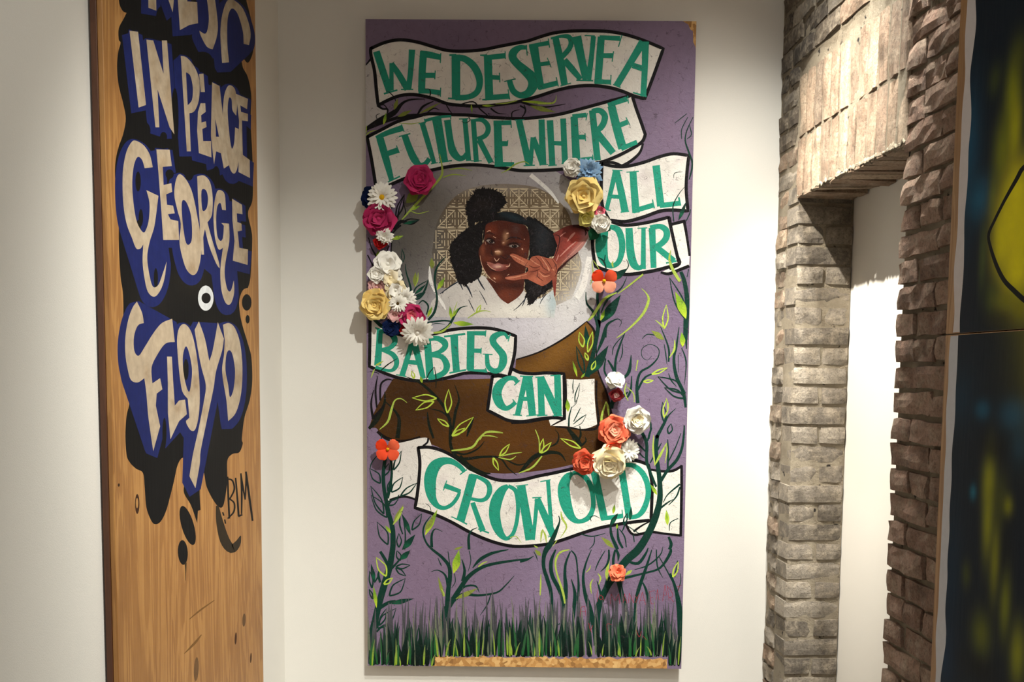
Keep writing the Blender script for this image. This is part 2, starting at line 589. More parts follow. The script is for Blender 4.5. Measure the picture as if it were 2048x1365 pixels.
class Painter:
    def __init__(s, plane, root, mat):
        s.p, s.root, s.mat, s.layer = plane, root, mat, 0
        s.coats = []                               # (box, level) of every coat laid so far
        s.bound = None
        s.top = 0
    def alloc(s, ps):
        """level of a new coat: one above every coat it covers"""
        x0, x1 = min(p[0] for p in ps) - .3, max(p[0] for p in ps) + .3
        y0, y1 = min(p[1] for p in ps) - .3, max(p[1] for p in ps) + .3
        lv = 0
        for a0, a1, b0, b1, l in s.coats:
            if l > lv and a0 < x1 and x0 < a1 and b0 < y1 and y0 < b1:
                lv = l
        s.coats.append((x0, x1, y0, y1, lv + 1))
        s.top = max(s.top, lv + 1)
        return lv + 1
    def next(s, n=1):
        s.layer += n
        return s.layer
    def finish(s, name, verts, faces, color, parent, kind=None, px=None, lift=None):
        me = bpy.data.meshes.new(name)
        if s.bound:
            u0, u1, v0, v1 = s.bound
            verts = [(min(max(u, u0), u1), min(max(v, v0), v1)) for u, v in verts]
        if lift is None:
            lift = [s.alloc(px or verts)] * len(verts)
        me.from_pydata([(u, -lift[i] * 0.000006, v) for i, (u, v) in enumerate(verts)], [], faces)
        at = me.color_attributes.new('col', 'FLOAT_COLOR', 'POINT')
        if callable(color):
            dat = []
            for q in px:
                dat += [*color(*q), 1.0]
        elif isinstance(color, list):
            dat = []
            for c in color:
                dat += [*c, 1.0]
        else:
            dat = [*lin(color), 1.0] * len(verts)
        at.data.foreach_set('color', dat)
        me.update()
        return obj(name, me, s.mat, parent or s.root, kind)
    def fill(s, name, outs, color, parent=None, holes=(), grid=None, kind=None):
        """outs: closed pixel outlines (union); holes: pixel outlines cut out"""
        P, E, Fc = [], [], []
        for o in list(outs) + list(holes):
            n0 = len(P)
            if sum(a[0] * b[1] - b[0] * a[1] for a, b in zip(o, o[1:] + o[:1])) < 0:
                o = o[::-1]
            P += o
            if len(o) > 2:
                Fc.append(list(range(n0, n0 + len(o))))
        if grid:
            xs = [p[0] for p in P]
            ys = [p[1] for p in P]
            y = min(ys) + grid / 2
            row = 0
            while y < max(ys):
                x = min(xs) + grid / 2 + (row % 2) * grid / 2
                while x < max(xs):
                    P.append((x, y))
                    x += grid
                y += grid * 0.87
                row += 1
        r = delaunay_2d_cdt([Vector(p) for p in P], [], Fc, 0, 1e-4)
        nout = len(outs)
        vp = [(v.x, v.y) for v in r[0]]
        fs = []
        for f, of in zip(r[2], r[5]):
            if not of or max(of) >= nout:
                continue
            a, b, c = (vp[i] for i in f[:3])
            ar = (b[0] - a[0]) * (c[1] - a[1]) - (b[1] - a[1]) * (c[0] - a[0])
            if abs(ar) < 1e-5:
                continue
            fs.append(tuple(f) if ar < 0 else tuple(reversed(f)))      # image y points down
        used = sorted({i for f in fs for i in f})
        mp = {k: i for i, k in enumerate(used)}
        vp = [vp[i] for i in used]
        return s.finish(name, [s.p.uv(*q) for q in vp], [tuple(mp[i] for i in f) for f in fs], color, parent, kind, vp)
    def strokes(s, name, lst, color, parent=None, kind=None, k=4):
        """brush strokes as ribbons in one mesh; lst of stroke strings / lists; colour may be (root, tip)"""
        V, Fc, C = [], [], []
        pxs, lift = [], []
        for si, st in enumerate(lst):
            sp = spts(st) if isinstance(st, str) else st
            L, R = stroke_poly(sp, k)
            lev = s.alloc(L + R)
            n0 = len(V)
            for i, (a, b) in enumerate(zip(L, R)):
                V += [s.p.uv(*a), s.p.uv(*b)]
                pxs += [a, b]
                lift += [lev, lev]
                if isinstance(color, tuple) and isinstance(color[0], tuple):
                    t = i / (len(L) - 1)
                    c0, c1 = lin(color[0]), lin(color[1])
                    cc = tuple(p + (q - p) * t for p, q in zip(c0, c1))
                    C += [cc, cc]
            for i in range(len(L) - 1):
                j = n0 + 2 * i
                # wind so the normal looks into the room
                a, b, d = pxs[j], pxs[j + 1], pxs[j + 3]
                ar = (b[0] - a[0]) * (d[1] - a[1]) - (b[1] - a[1]) * (d[0] - a[0])
                f = (j, j + 1, j + 3, j + 2)
                Fc.append(f if ar < 0 else f[::-1])
        return s.finish(name, V, Fc, C if C else color, parent, kind, pxs, lift)
    def letter(s, name, lst, color, parent):
        outs = []
        for st in lst:
            L, R = stroke_poly(spts(st) if isinstance(st, str) else st)
            for i in range(len(L) - 1):
                outs.append([L[i], L[i + 1], R[i + 1], R[i]])
        return s.fill(name, outs, color, parent)

def line_closed(o, w):
    q = o + [o[0], o[1]]
    return [(x, y, w) for x, y in q]

def mat_paint(name, rough, bump_fn, mott=0.12, cracks=0.0):
    t = NT(name)
    a = t.n('ShaderNodeAttribute', attribute_name='col')
    v = t.coords()
    n = t.ramp(t.noise(v, 38, 5, 0.6), [(0.25, (1 - mott,) * 3), (0.75, (1, 1, 1))])
    c = t.mix(1.0, a.outputs['Color'], n, 'MULTIPLY')
    if cracks:                                    # paint worn off along the edges of the wood strands
        dn = t.n('ShaderNodeTexNoise')
        dn.inputs['Scale'].default_value = 30
        t.l(v, dn.inputs['Vector'])
        ad = t.mix(0.05, v, dn.outputs['Color'], 'ADD')
        vo = t.n('ShaderNodeTexVoronoi', feature='DISTANCE_TO_EDGE')
        vo.inputs['Scale'].default_value = 26
        t.l(ad, vo.inputs['Vector'])
        ln = t.ramp(vo.outputs['Distance'], [(0.0, (1, 1, 1)), (0.028, (0, 0, 0))])
        mk = t.ramp(t.noise(v, 42, 3, 0.6), [(0.50, (0, 0, 0)), (0.60, (1, 1, 1))])
        mm = t.n('ShaderNodeMath', operation='MULTIPLY')
        t.l(ln, mm.inputs[0])
        t.l(mk, mm.inputs[1])
        m2 = t.n('ShaderNodeMath', operation='MULTIPLY')
        t.l(mm.outputs[0], m2.inputs[0])
        m2.inputs[1].default_value = cracks
        c = t.mix(m2.outputs[0], c, lin((58, 48, 56)))
    t.col(c)
    t.rough(rough)
    t.b.inputs['Specular IOR Level'].default_value = 0.14
    bump_fn(t, v)
    return t.m

def osb_bump(t, v):
    vo = t.n('ShaderNodeTexVoronoi', feature='F1')
    vo.inputs['Scale'].default_value = 34
    vo.inputs['Randomness'].default_value = 1.0
    sc = t.n('ShaderNodeVectorMath', operation='MULTIPLY')
    sc.inputs[1].default_value = (1.0, 0.6, 0.7)
    di = t.n('ShaderNodeMixRGB')
    t.l(v, sc.inputs[0])
    t.l(sc.outputs[0], vo.inputs['Vector'])
    h1 = t.noise(v, 60, 6, 0.7, 1.2)
    hh = t.n('ShaderNodeMath', operation='ADD')
    t.l(vo.outputs['Color'], hh.inputs[0])
    t.l(h1, hh.inputs[1])
    t.bump(hh.outputs[0], 0.5, 0.005)

def ply_bump(t, v):
    sc = t.n('ShaderNodeVectorMath', operation='MULTIPLY')
    sc.inputs[1].default_value = (60, 60, 3)
    t.l(v, sc.inputs[0])
    t.bump(t.noise(sc.outputs[0], 1.0, 4, 0.6), 0.25, 0.002)

M_OSBPAINT = mat_paint('acrylic_on_strand_board', 0.5, osb_bump, 0.12, 0.75)
M_PLYPAINT = mat_paint('spray_paint_on_plywood', 0.62, ply_bump, 0.34)
M_DARKPAINT = mat_paint('spray_paint_on_panel', 0.6, ply_bump, 0.1)
M_DARKPAINT.node_tree.nodes['Principled BSDF'].inputs['Specular IOR Level'].default_value = 0.15

def mat_osb():
    t = NT('bare_strand_board')
    v = t.coords()
    vo = t.n('ShaderNodeTexVoronoi')
    vo.inputs['Scale'].default_value = 70
    t.l(v, vo.inputs['Vector'])
    c = t.ramp(vo.outputs['Color'], [(0.0, lin((120, 82, 40))), (0.5, lin((180, 132, 72))), (1.0, lin((214, 176, 116)))])
    t.col(c)
    t.bump(vo.outputs['Color'], 0.6, 0.003)
    t.rough(0.8)
    return t.m

def mat_ply(name='plywood_veneer', dark=(140, 94, 44), light=(190, 142, 80)):
    t = NT(name)
    v = t.coords()
    sc = t.n('ShaderNodeVectorMath', operation='MULTIPLY')
    sc.inputs[1].default_value = (9, 9, 0.8)
    t.l(v, sc.inputs[0])
    wn = t.noise(sc.outputs[0], 1.2, 3, 0.5, 0.8)
    sc2 = t.n('ShaderNodeMath', operation='MULTIPLY')
    sc2.inputs[1].default_value = 46.0
    t.l(wn, sc2.inputs[0])
    sn = t.n('ShaderNodeMath', operation='SINE')
    t.l(sc2.outputs[0], sn.inputs[0])
    rings = t.ramp(sn.outputs[0], [(0.0, (0.72, 0.64, 0.54)), (0.35, (0.95, 0.93, 0.9)), (0.7, (1, 1, 1))])
    base = t.mix(t.noise(v, 4, 5, 0.6), lin(dark), lin(light))
    sc3 = t.n('ShaderNodeVectorMath', operation='MULTIPLY')
    sc3.inputs[1].default_value = (120, 120, 5)
    t.l(v, sc3.inputs[0])
    fib = t.ramp(t.noise(sc3.outputs[0], 1.0, 5, 0.7), [(0.35, (0.78, 0.72, 0.64)), (0.55, (1, 1, 1))])
    c = t.mix(0.8, base, rings, 'MULTIPLY')
    t.col(t.mix(0.85, c, fib, 'MULTIPLY'))
    t.bump(t.noise(sc3.outputs[0], 1.0, 4), 0.2, 0.002)
    t.rough(0.55)
    return t.m

def mat_plain(name, c, rough=0.6, **kw):
    t = NT(name)
    v = t.coords()
    t.col(t.mix(t.noise(v, 30, 4), tuple(x * .85 for x in lin(c)), lin(c)))
    t.rough(rough)
    return t.m

M_OSB = mat_osb()
M_PLY = mat_ply()
M_PLYEDGE = mat_ply('plywood_edge', (70, 40, 22), (104, 62, 34))
M_TANWOOD = mat_ply('pine_edge', (150, 112, 72), (190, 154, 110))

# ------------------------------------------------------------------ large painted panel on the back wall
mural = thing('mural_panel', 'tall purple strand board mural of a child in a globe with teal lettered banners', 'mural', (0, 0, 0.40))
PW, PHt = 0.61, 2.44
board = obj('board', box_mesh('board', -PW, PW, 0.0, 0.013, 0, PHt, 0.0008), M_OSB, mural)
pb = Painter(P_BACK, mural, M_OSBPAINT)
pb.bound = (-PW, PW, 0.0, PHt)
BLK = (16, 15, 18)
WHT = (232, 228, 220)
TEAL = (38, 150, 124)
DGR = (12, 52, 42)
LIME = (148, 178, 50)
DULL = (128, 140, 60)
PUR = (124, 107, 131)
# painted ground: purple acrylic, worn off at the upper right corner and along the lower edge
jag = [(1391.5, 41.0)]
def edge_px(u, v):
    """panel uv -> photo pixel"""
    p = P_BACK.o + P_BACK.x * u + Vector((0, 0, v)) - CAM
    d = p.dot(_f)
    return (W / 2 + F * p.dot(RGT) / d, PPY - F * p.dot(UPV) / d)
g = []
g.append(edge_px(-PW, PHt))
g += [edge_px(PW - .052, PHt), edge_px(PW - .03, PHt - .012), edge_px(PW - .022, PHt - .03), edge_px(PW - .012, PHt - .036), edge_px(PW - .01, PHt - .075), edge_px(PW - .003, PHt - .09)]
g += [edge_px(PW, PHt - .1), edge_px(PW, 0.0), edge_px(PW - .055, 0.0)]
ux = PW - .056
while ux > -0.355:
    g.append(edge_px(ux, 0.034 + rnd.uniform(0, .012)))
    ux -= rnd.uniform(.008, .02)
g += [edge_px(-0.356, 0.03), edge_px(-0.358, 0.0), edge_px(-PW, 0.0)]
pb.next()
pr = random.Random(3)
pb.fill('purple_ground', [g], shade([(pr.uniform(740, 1390), pr.uniform(50, 1330), pr.uniform(15, 60), pr.uniform(15, 90), 0, pr.choice(((110, 93, 118), (134, 117, 144), (126, 106, 130))), .6) for _ in range(70)], PUR), grid=16)

# globe and its brown stand
pb.next()
gl = closed('990 322 870 345 800 420 780 520 800 620 860 690 960 722 1032 719 1075 706 1110 688 1145 666 1174 643 1196 590 1202 520 1190 440 1150 370 1080 330')
globe = pb.fill('snow_globe', [gl], shade([(800, 480, 90, 170, 0, (84, 80, 76), .95), (860, 420, 60, 90, 0, (98, 92, 84), .8), (1040, 650, 190, 70, 0, (206, 202, 210), 1.0), (900, 660, 80, 40, 0, (178, 174, 182), .7), (1150, 570, 50, 110, .3, (226, 224, 222), .9), (1040, 350, 150, 30, 0, (176, 172, 178), .8), (1150, 390, 60, 60, 0, (190, 184, 180), .6)], (150, 144, 142)), grid=9)
pb.next()
stand = pb.fill('globe_stand', [closed('G 490 670* 300 1000 215 1235* 300 1235 I 360 60 520 130 700 150 930 170 1200 300 1400 430 1560 490* 1750 500 1934 490 J 200 470 450 430 640 385* 900 340 1060 300* H 1060 1090* 985 830 880 590 850 300 850 150 760 20* 600 140 400 270 200 370 0 435 G 1890 445* 1800 640 1200 680')], shade([(1040, 745, 100, 20, -.2, (110, 74, 26), .9), (1120, 700, 60, 26, -.6, (128, 88, 34), .9), (1165, 660, 20, 30, 0, (140, 98, 36), .8), (1000, 880, 120, 40, 0, (98, 60, 20), .6), (820, 800, 70, 60, 0, (50, 30, 12), .6), (1190, 820, 20, 80, 0, (60, 40, 18), .6)], (74, 46, 16)), grid=8)
pb.next()
for gs in ['H 760 15 8 600 145 20 400 275 20 200 375 18 0 440 16 -44 450 14', 'H 760 20 14 850 140 26 870 400 14 890 590 18 985 830 22 1040 1080 30', 'I 310 20 30 400 90 40 520 130 40 650 130 40 800 85 30', 'H -100 1180 20 100 1165 26 300 1130 26 510 1130 26', 'H 540 700 26 520 900 30 510 1120 20', 'H 870 690 26 870 900 20 890 1200 30 780 1250 30 600 1235 24 400 1215 20']:
    pb.strokes('stand_outline', [gs], (22, 15, 12), stand)
# cloth pattern behind the child
pb.next()
cloth = pb.fill('patterned_cloth', [closed('P 20 650* 60 400 180 200 330 90 520 45 760 40 1000 80 1180 200* 1270 330 1330 600 1380 800 1290 1080* 1000 1200 700 1240 400 1180* 200 1000 60 950')], shade([(960, 470, 80, 120, 0, (128, 112, 90), .5), (1110, 470, 60, 110, 0, (138, 122, 98), .6), (1160, 590, 30, 70, .2, (196, 188, 178), .8), (905, 430, 30, 80, 0, (98, 86, 72), .7), (870, 520, 22, 90, 0, (96, 90, 84), .8), (960, 375, 120, 14, 0, (158, 150, 142), .8), (1150, 610, 40, 30, 0, (214, 210, 206), .9), (1165, 540, 20, 50, 0, (196, 190, 180), .6), (872, 470, 16, 60, 0, (92, 88, 82), .9)], (112, 94, 72)), grid=8)
pb.next()
lines = []
T = 41.5
for row in range(7):
    cy = 396 + row * T
    for colm in range(-1, 10):
        cx = 872 + colm * T + (row % 2) * T / 2
        h = T / 2 - 2
        def add(x0, y0, x1, y1, w=1.9):
            for k in (0, 1):
                pass
            lines.append(((cx + x0, cy + y0), (cx + x1, cy + y1), w))
        add(-h, -h, h, -h, 1.5); add(-h, h, h, h, 1.5)
        add(0, -h, 0, h, 2.0)
        add(-h * .9, -h * .9, h * .9, h * .9, 2.0); add(-h * .9, h * .9, h * .9, -h * .9, 2.0)
        for k in (0.36, 0.64, 0.92):
            q = h * k
            for sx in (-1, 1):
                add(sx * 3, -q, sx * (q - 2), -q + 1); add(sx * q, -q + 4, sx * q, -2, 1.7)
                add(sx * 3, q, sx * (q - 2), q - 1); add(sx * q, q - 4, sx * q, 2, 1.7)
cl_out = closed('P 20 650* 60 400 180 200 330 90 520 45 760 40 1000 80 1180 200* 1270 330 1330 600 1380 800 1290 1080* 1000 1200 700 1240 400 1180* 200 1000 60 950')
def inside(p, poly):
    r = False
    j = len(poly) - 1
    for i in range(len(poly)):
        if (poly[i][1] > p[1]) != (poly[j][1] > p[1]) and p[0] < (poly[j][0] - poly[i][0]) * (p[1] - poly[i][1]) / (poly[j][1] - poly[i][1]) + poly[i][0]:
            r = not r
        j = i
    return r
keep = [[(a[0], a[1], w), (b[0], b[1], w)] for a, b, w in lines if inside(a, cl_out) and inside(b, cl_out)]
pb.strokes('cloth_lines', keep, (206, 190, 160), cloth, kind='stuff')

# the child
pb.next()
child = pb.fill('child_portrait', [closed('P 90 1040* 250 920 330 900* 430 870* 500 880 620 960 700 1000 830 990 900 1060 1000 1080 1120 1000* 1130 1060* 1150 1130* 1130 1255* 600 1255 0 1250* 10 1120')], shade([(890, 620, 40, 30, 0, (178, 172, 170), .7), (960, 600, 40, 40, 0, (206, 200, 194), .8), (1040, 620, 70, 16, 0, (240, 236, 226), .9), (1105, 605, 14, 34, 0, (176, 196, 202), .9), (1080, 590, 16, 18, 0, (240, 244, 246), .8), (900, 590, 25, 14, -.5, (196, 192, 186), .7)], (214, 208, 202)), grid=6)
pb.next()
pb.strokes('shirt_folds', ['P 90 1040 6 200 960 12 290 910 10', 'P 270 935 12 290 980 10 300 1000 4', 'P 310 940 16 350 990 16 385 1070 6', 'P 430 890 12 470 960 14 500 1005 5', 'P 450 1010 4 490 1080 8 520 1140 4', 'P 350 1090 5 380 1150 8 405 1200 4', 'P 870 1080 8 810 1150 8 760 1190 4', 'P 880 1040 5 860 1100 10 840 1150 5', 'P 1060 1040 5 1020 1090 8 1000 1130 4', 'P 110 1020 16 120 1030 16'], (36, 44, 56), child, kind='stuff')
SK = (92, 40, 26)
pb.next()
pb.fill('neck', [closed('P 500 880* 560 900 860 900* 850 1010* 800 1070 710 1130* 640 1080 570 980')], shade([(1010, 590, 26, 18, 0, (120, 58, 38), .8), (1030, 572, 30, 8, 0, (52, 22, 16), .9), (990, 575, 14, 20, .5, (60, 26, 18), .7)], (88, 40, 28)), child, grid=5)
pb.next()
HR = (20, 16, 17)
def hairy(s, amp, seed, n=3):
    r = random.Random(seed)
    o = closed(s, 9)
    cx = sum(p[0] for p in o) / len(o)
    cy = sum(p[1] for p in o) / len(o)
    return [(x + (x - cx) * r.uniform(-amp, amp), y + (y - cy) * r.uniform(-amp, amp)) for x, y in o]
for ho in (hairy('P 440 90 560 95 640 130 680 200 630 260 560 340 480 360 410 380 370 430 350 340 340 250 380 170', .05, 1), hairy('P 520 380 420 400 300 480 210 570 190 640 205 740 235 830 265 920 330 950 400 920 460 880 480 700 480 500', .035, 2), hairy('P 880 340 960 360 1050 430 1130 500 1150 600 1130 690 1080 720 1130 900 1090 980 980 1060 920 1120 880 1040 860 900 900 700 900 500', .03, 3), closed('P 570 320 680 290 800 310 890 380 930 500 900 520 880 420 780 400 640 370 540 400 480 560 500 400')):
    pb.fill('hair', [ho], shade([(1085, 470, 16, 40, 0, (44, 48, 54), .8), (965, 410, 20, 12, 0, (40, 32, 30), .7), (1025, 434, 30, 6, .3, (36, 52, 60), .9), (1070, 580, 16, 14, 0, (34, 30, 30), .6)], HR), child, grid=5)
pb.next()
hl = []
hrn = random.Random(5)
spk = []
for out in ('P 440 90 560 95 640 130 680 200 630 260 560 340 480 360 410 380 370 430 350 340 340 250 380 170', 'P 400 410 300 480 210 570 190 640 205 740 235 830 265 920 330 950', 'P 960 360 1050 430 1130 500 1150 600', 'P 1130 900 1090 980 980 1060 920 1120 880 1040'):
    o = smooth_open([q[:2] for q in pts(out)], 12) if not out.startswith('P 440') else closed(out, 10)
    cx = sum(q[0] for q in o) / len(o); cy = sum(q[1] for q in o) / len(o)
    for q in o:
        d = math.hypot(q[0] - cx, q[1] - cy) or 1
        l = hrn.uniform(2, 6.5)
        ex, ey = (q[0] - cx) / d + hrn.uniform(-.5, .5), (q[1] - cy) / d + hrn.uniform(-.2, .7)
        spk.append([(q[0] - ex * 3, q[1] - ey * 3, 3.6), (q[0] + ex * l * .4, q[1] + ey * l * .4, 2.6), (q[0] + ex * l, q[1] + ey * l, .3)])
pb.strokes('hair_ends', spk, HR, child, kind='stuff')
pb.next()
for _ in range(150):
    zone = hrn.choice(((410, 120, 620, 330), (230, 520, 450, 880), (920, 440, 1110, 690), (900, 940, 1060, 1060)))
    x, y = hrn.uniform(zone[0], zone[2]), hrn.uniform(zone[1], zone[3])
    f = FR['P']
    dx, dy = hrn.uniform(-14, 8), hrn.uniform(12, 34)
    hl.append([(f[0] + x / f[2], f[1] + y / f[2], .5), (f[0] + (x + dx) / f[2], f[1] + (y + dy * .5) / f[2], 1.3), (f[0] + (x + dx * 1.6) / f[2], f[1] + (y + dy) / f[2], .4)])
pb.strokes('hair_strands', hl, (50, 46, 48), child, kind='stuff')
pb.next()
face_b = []
def fb(x, y, rx, ry, c, s=.9, rot=0):
    face_b.append((860 + x / 4.55, 360 + y / 4.55, rx / 4.55, ry / 4.55, rot, c, s))
fb(560, 460, 60, 60, (122, 54, 32), .8); fb(700, 440, 90, 45, (78, 34, 24), .8); fb(780, 450, 35, 40, (84, 66, 64), .5)
fb(690, 520, 22, 40, (196, 146, 110), .75); fb(670, 575, 14, 16, (186, 126, 92), .7); fb(620, 660, 26, 18, (214, 158, 116), .95); fb(560, 600, 30, 60, (70, 28, 18), .7)
fb(480, 640, 20, 60, (150, 82, 56), .6); fb(520, 720, 50, 30, (120, 58, 38), .6); fb(840, 640, 40, 50, (118, 56, 38), .7); fb(820, 560, 60, 30, (110, 48, 30), .6)
fb(550, 555, 44, 26, (50, 22, 18), .85); fb(765, 600, 62, 34, (54, 24, 18), .85); fb(760, 535, 60, 12, (52, 24, 18), .8, .1); fb(545, 490, 46, 12, (56, 26, 20), .8, .3)
fb(620, 750, 60, 18, (60, 24, 18), .8); fb(690, 760, 60, 40, (70, 28, 20), .7); fb(600, 890, 60, 30, (156, 84, 58), .6); fb(700, 870, 60, 50, (74, 30, 22), .7); fb(520, 830, 30, 60, (62, 26, 18), .6); fb(870, 480, 30, 80, (60, 26, 20), .7); fb(640, 600, 14, 40, (70, 30, 22), .6)
fb(700, 690, 20, 20, (60, 26, 18), .8); fb(570, 670, 16, 18, (52, 22, 16), .8); fb(800, 720, 60, 20, (58, 24, 18), .7, .5)
pb.fill('face', [closed('P 520 400 640 370 780 395 870 420 905 520 900 640 880 760 860 860 830 900 720 945 600 940 540 880 480 790 445 690 450 620 490 560 500 470')], shade(face_b, (80, 34, 22)), child, grid=2.6)
pb.next()
for e in ('P 514 552 535 542 568 554 586 575 560 577 532 570', 'P 718 602 742 591 784 590 806 605 780 617 742 615'):
    pb.fill('eye', [closed(e)], (150, 136, 128), child)
pb.next()
pb.fill('iris', [ellipse(557, 562, 21, 15, 0, 14, 'P')], (26, 16, 14), child)
pb.fill('iris', [ellipse(768, 604, 25, 15, 0, 14, 'P')], (26, 16, 14), child)
pb.next()
pb.strokes('face_lines', ['P 503 552 5 535 532 12 575 547 11 594 576 5', 'P 703 598 5 740 578 13 790 580 13 822 610 5', 'P 500 500 4 540 480 7 590 500 4', 'P 690 550 4 740 525 12 800 528 10 850 550 4', 'P 560 640 6 558 670 8 575 690 5', 'P 640 690 5 690 720 8 720 690 4', 'P 505 755 4 530 765 8 600 790 6 680 795 8 725 770 4', 'P 540 810 4 600 835 7 680 825 4', 'P 510 560 3 545 585 5 585 582 3'], (40, 18, 14), child, kind='stuff')
pb.fill('lips', [closed('P 515 750 550 752 590 765 620 755 660 770 720 775 700 810 650 830 600 830 560 805')], shade([(995, 533, 9, 4, 0, (226, 172, 160), .9), (980, 525, 8, 4, 0, (190, 120, 104), .8), (1005, 540, 14, 4, 0, (120, 60, 52), .7)], (138, 70, 60)), child, grid=2.5)
pb.next()
pb.strokes('highlights', ['P 515 475 3 540 462 7 555 468 3', 'P 575 515 4 600 530 6', 'P 695 490 12 715 485 12', 'P 660 575 8 676 572 8', 'P 835 625 14 845 636 10', 'P 855 538 7 862 542 7', 'P 590 655 10 625 650 14 640 660 6', 'P 585 710 4 605 740 8 630 715 4', 'P 690 790 5 720 785 8 728 760 3', 'P 520 765 4 560 805 6 600 822 3', 'P 600 795 10 645 790 10', 'P 580 890 10 596 905 8', 'P 455 690 3 475 780 5 530 880 5 600 935 3', 'P 700 870 3 720 860 6', 'P 549 557 4 553 559 4', 'P 758 599 4 763 600 4', 'P 500 560 3 510 590 3'], (226, 178, 150), child, kind='stuff')
# arm, hand with two raised fingers
pb.next()
pb.fill('arm', [closed('P 1120 490* 1250 420 1390 410 1460 450* 1440 520 1390 610 1310 690 1200 770 1160 830* 1140 1060* 1130 1050 1110 900* 1130 780 1120 720* 1160 600*')], shade([(1150, 480, 22, 10, -.9, (196, 72, 54), .85), (1135, 500, 14, 30, .6, (150, 66, 60), .7), (1175, 466, 14, 10, 0, (196, 150, 160), .6), (1155, 500, 8, 40, .7, (206, 160, 150), .6), (1120, 540, 10, 20, .6, (190, 120, 84), .6), (1118, 570, 8, 26, .3, (120, 44, 34), .8), (1125, 465, 20, 14, 0, (110, 44, 40), .7), (1160, 452, 25, 8, 0, (40, 22, 22), .9), (1135, 545, 20, 14, -.7, (70, 30, 26), .5)], (138, 62, 52)), child, grid=3.5)
pb.next()
pb.strokes('arm_streaks', ['P 1180 520 4 1215 490 9 1235 480 4', 'P 1250 560 6 1290 510 22 1320 480 10', 'P 1180 700 6 1260 620 14 1330 560 8', 'P 1200 760 4 1300 660 10 1400 560 6', 'P 1150 740 5 1165 700 10 1170 680 4'], (206, 140, 128), child, kind='stuff')
pb.strokes('arm_shadows', ['P 1130 500 4 1180 520 10 1160 640 8 1125 720 4', 'P 1150 830 10 1250 740 16 1350 660 8', 'P 1135 880 8 1170 820 18 1240 760 10', 'P 1300 420 20 1380 430 26 1450 470 14', 'P 1400 440 6 1420 480 14 1410 510 4'], (58, 24, 24), child, kind='stuff')
pb.next()
hand = pb.fill('hand', [closed('P 725 680* 760 672 830 700 905 735* 930 700 990 690 1060 710 1120 715* 1160 770 1150 850 1100 920 1030 965 980 950 890 905* 830 905 760 915 690 905* 690 885 780 870 860 850 895 830* 890 800* 830 770 770 735')], shade([(1070, 560, 18, 12, 0, (196, 112, 84), .8), (1045, 530, 12, 10, 0, (206, 132, 100), .7), (1085, 535, 14, 10, .5, (176, 96, 74), .8), (1100, 550, 8, 16, -.5, (120, 56, 44), .6), (1065, 545, 4, 18, .8, (110, 50, 38), .6), (1020, 555, 10, 6, 0, (200, 120, 96), .7), (1040, 520, 14, 6, .4, (190, 106, 78), .7)], (168, 92, 70)), child, grid=3)
pb.next()
pb.strokes('hand_lines', ['P 960 700 4 1000 740 7 1030 790 5', 'P 1050 720 4 1080 760 7 1110 810 5', 'P 1000 760 4 1030 800 7 1075 830 5', 'P 900 780 4 950 800 7 1000 790 4', 'P 895 840 4 960 830 7 1000 810 4', 'P 980 820 4 980 880 7 1030 920 4', 'P 1000 830 3 1050 860 6 1100 840 3', 'P 790 700 3 785 730 3', 'P 830 715 3 825 750 3', 'P 770 880 3 775 910 3', 'P 830 862 3 835 900 3', 'P 1110 720 4 1150 790 8 1140 850 4', 'P 890 745 3 860 790 3'], (92, 40, 32), child, kind='stuff')
pb.strokes('hand_light', ['P 1010 700 3 1050 760 9 1090 820 4', 'P 1070 800 6 1085 830 10', 'P 1115 810 6 1130 825 10', 'P 990 840 4 1040 880 8 1090 870 4', 'P 910 720 3 960 760 7 1000 780 3', 'P 730 690 4 770 700 9 860 750 4', 'P 700 895 4 780 885 9 880 860 4'], (220, 150, 118), child, kind='stuff')

# white sweeps on the glass
pb.next()
for gs in ['P 1330 1080 60 1400 950 56 1450 700 46', 'D 120 740 50 230 830 44 340 930 40 440 1060 20', 'E 905 530 10 915 680 42 965 820 20', 'E 970 830 16 1050 950 36 1090 1025 8']:
    pb.strokes('glass_glint', [gs], (238, 235, 230), globe)

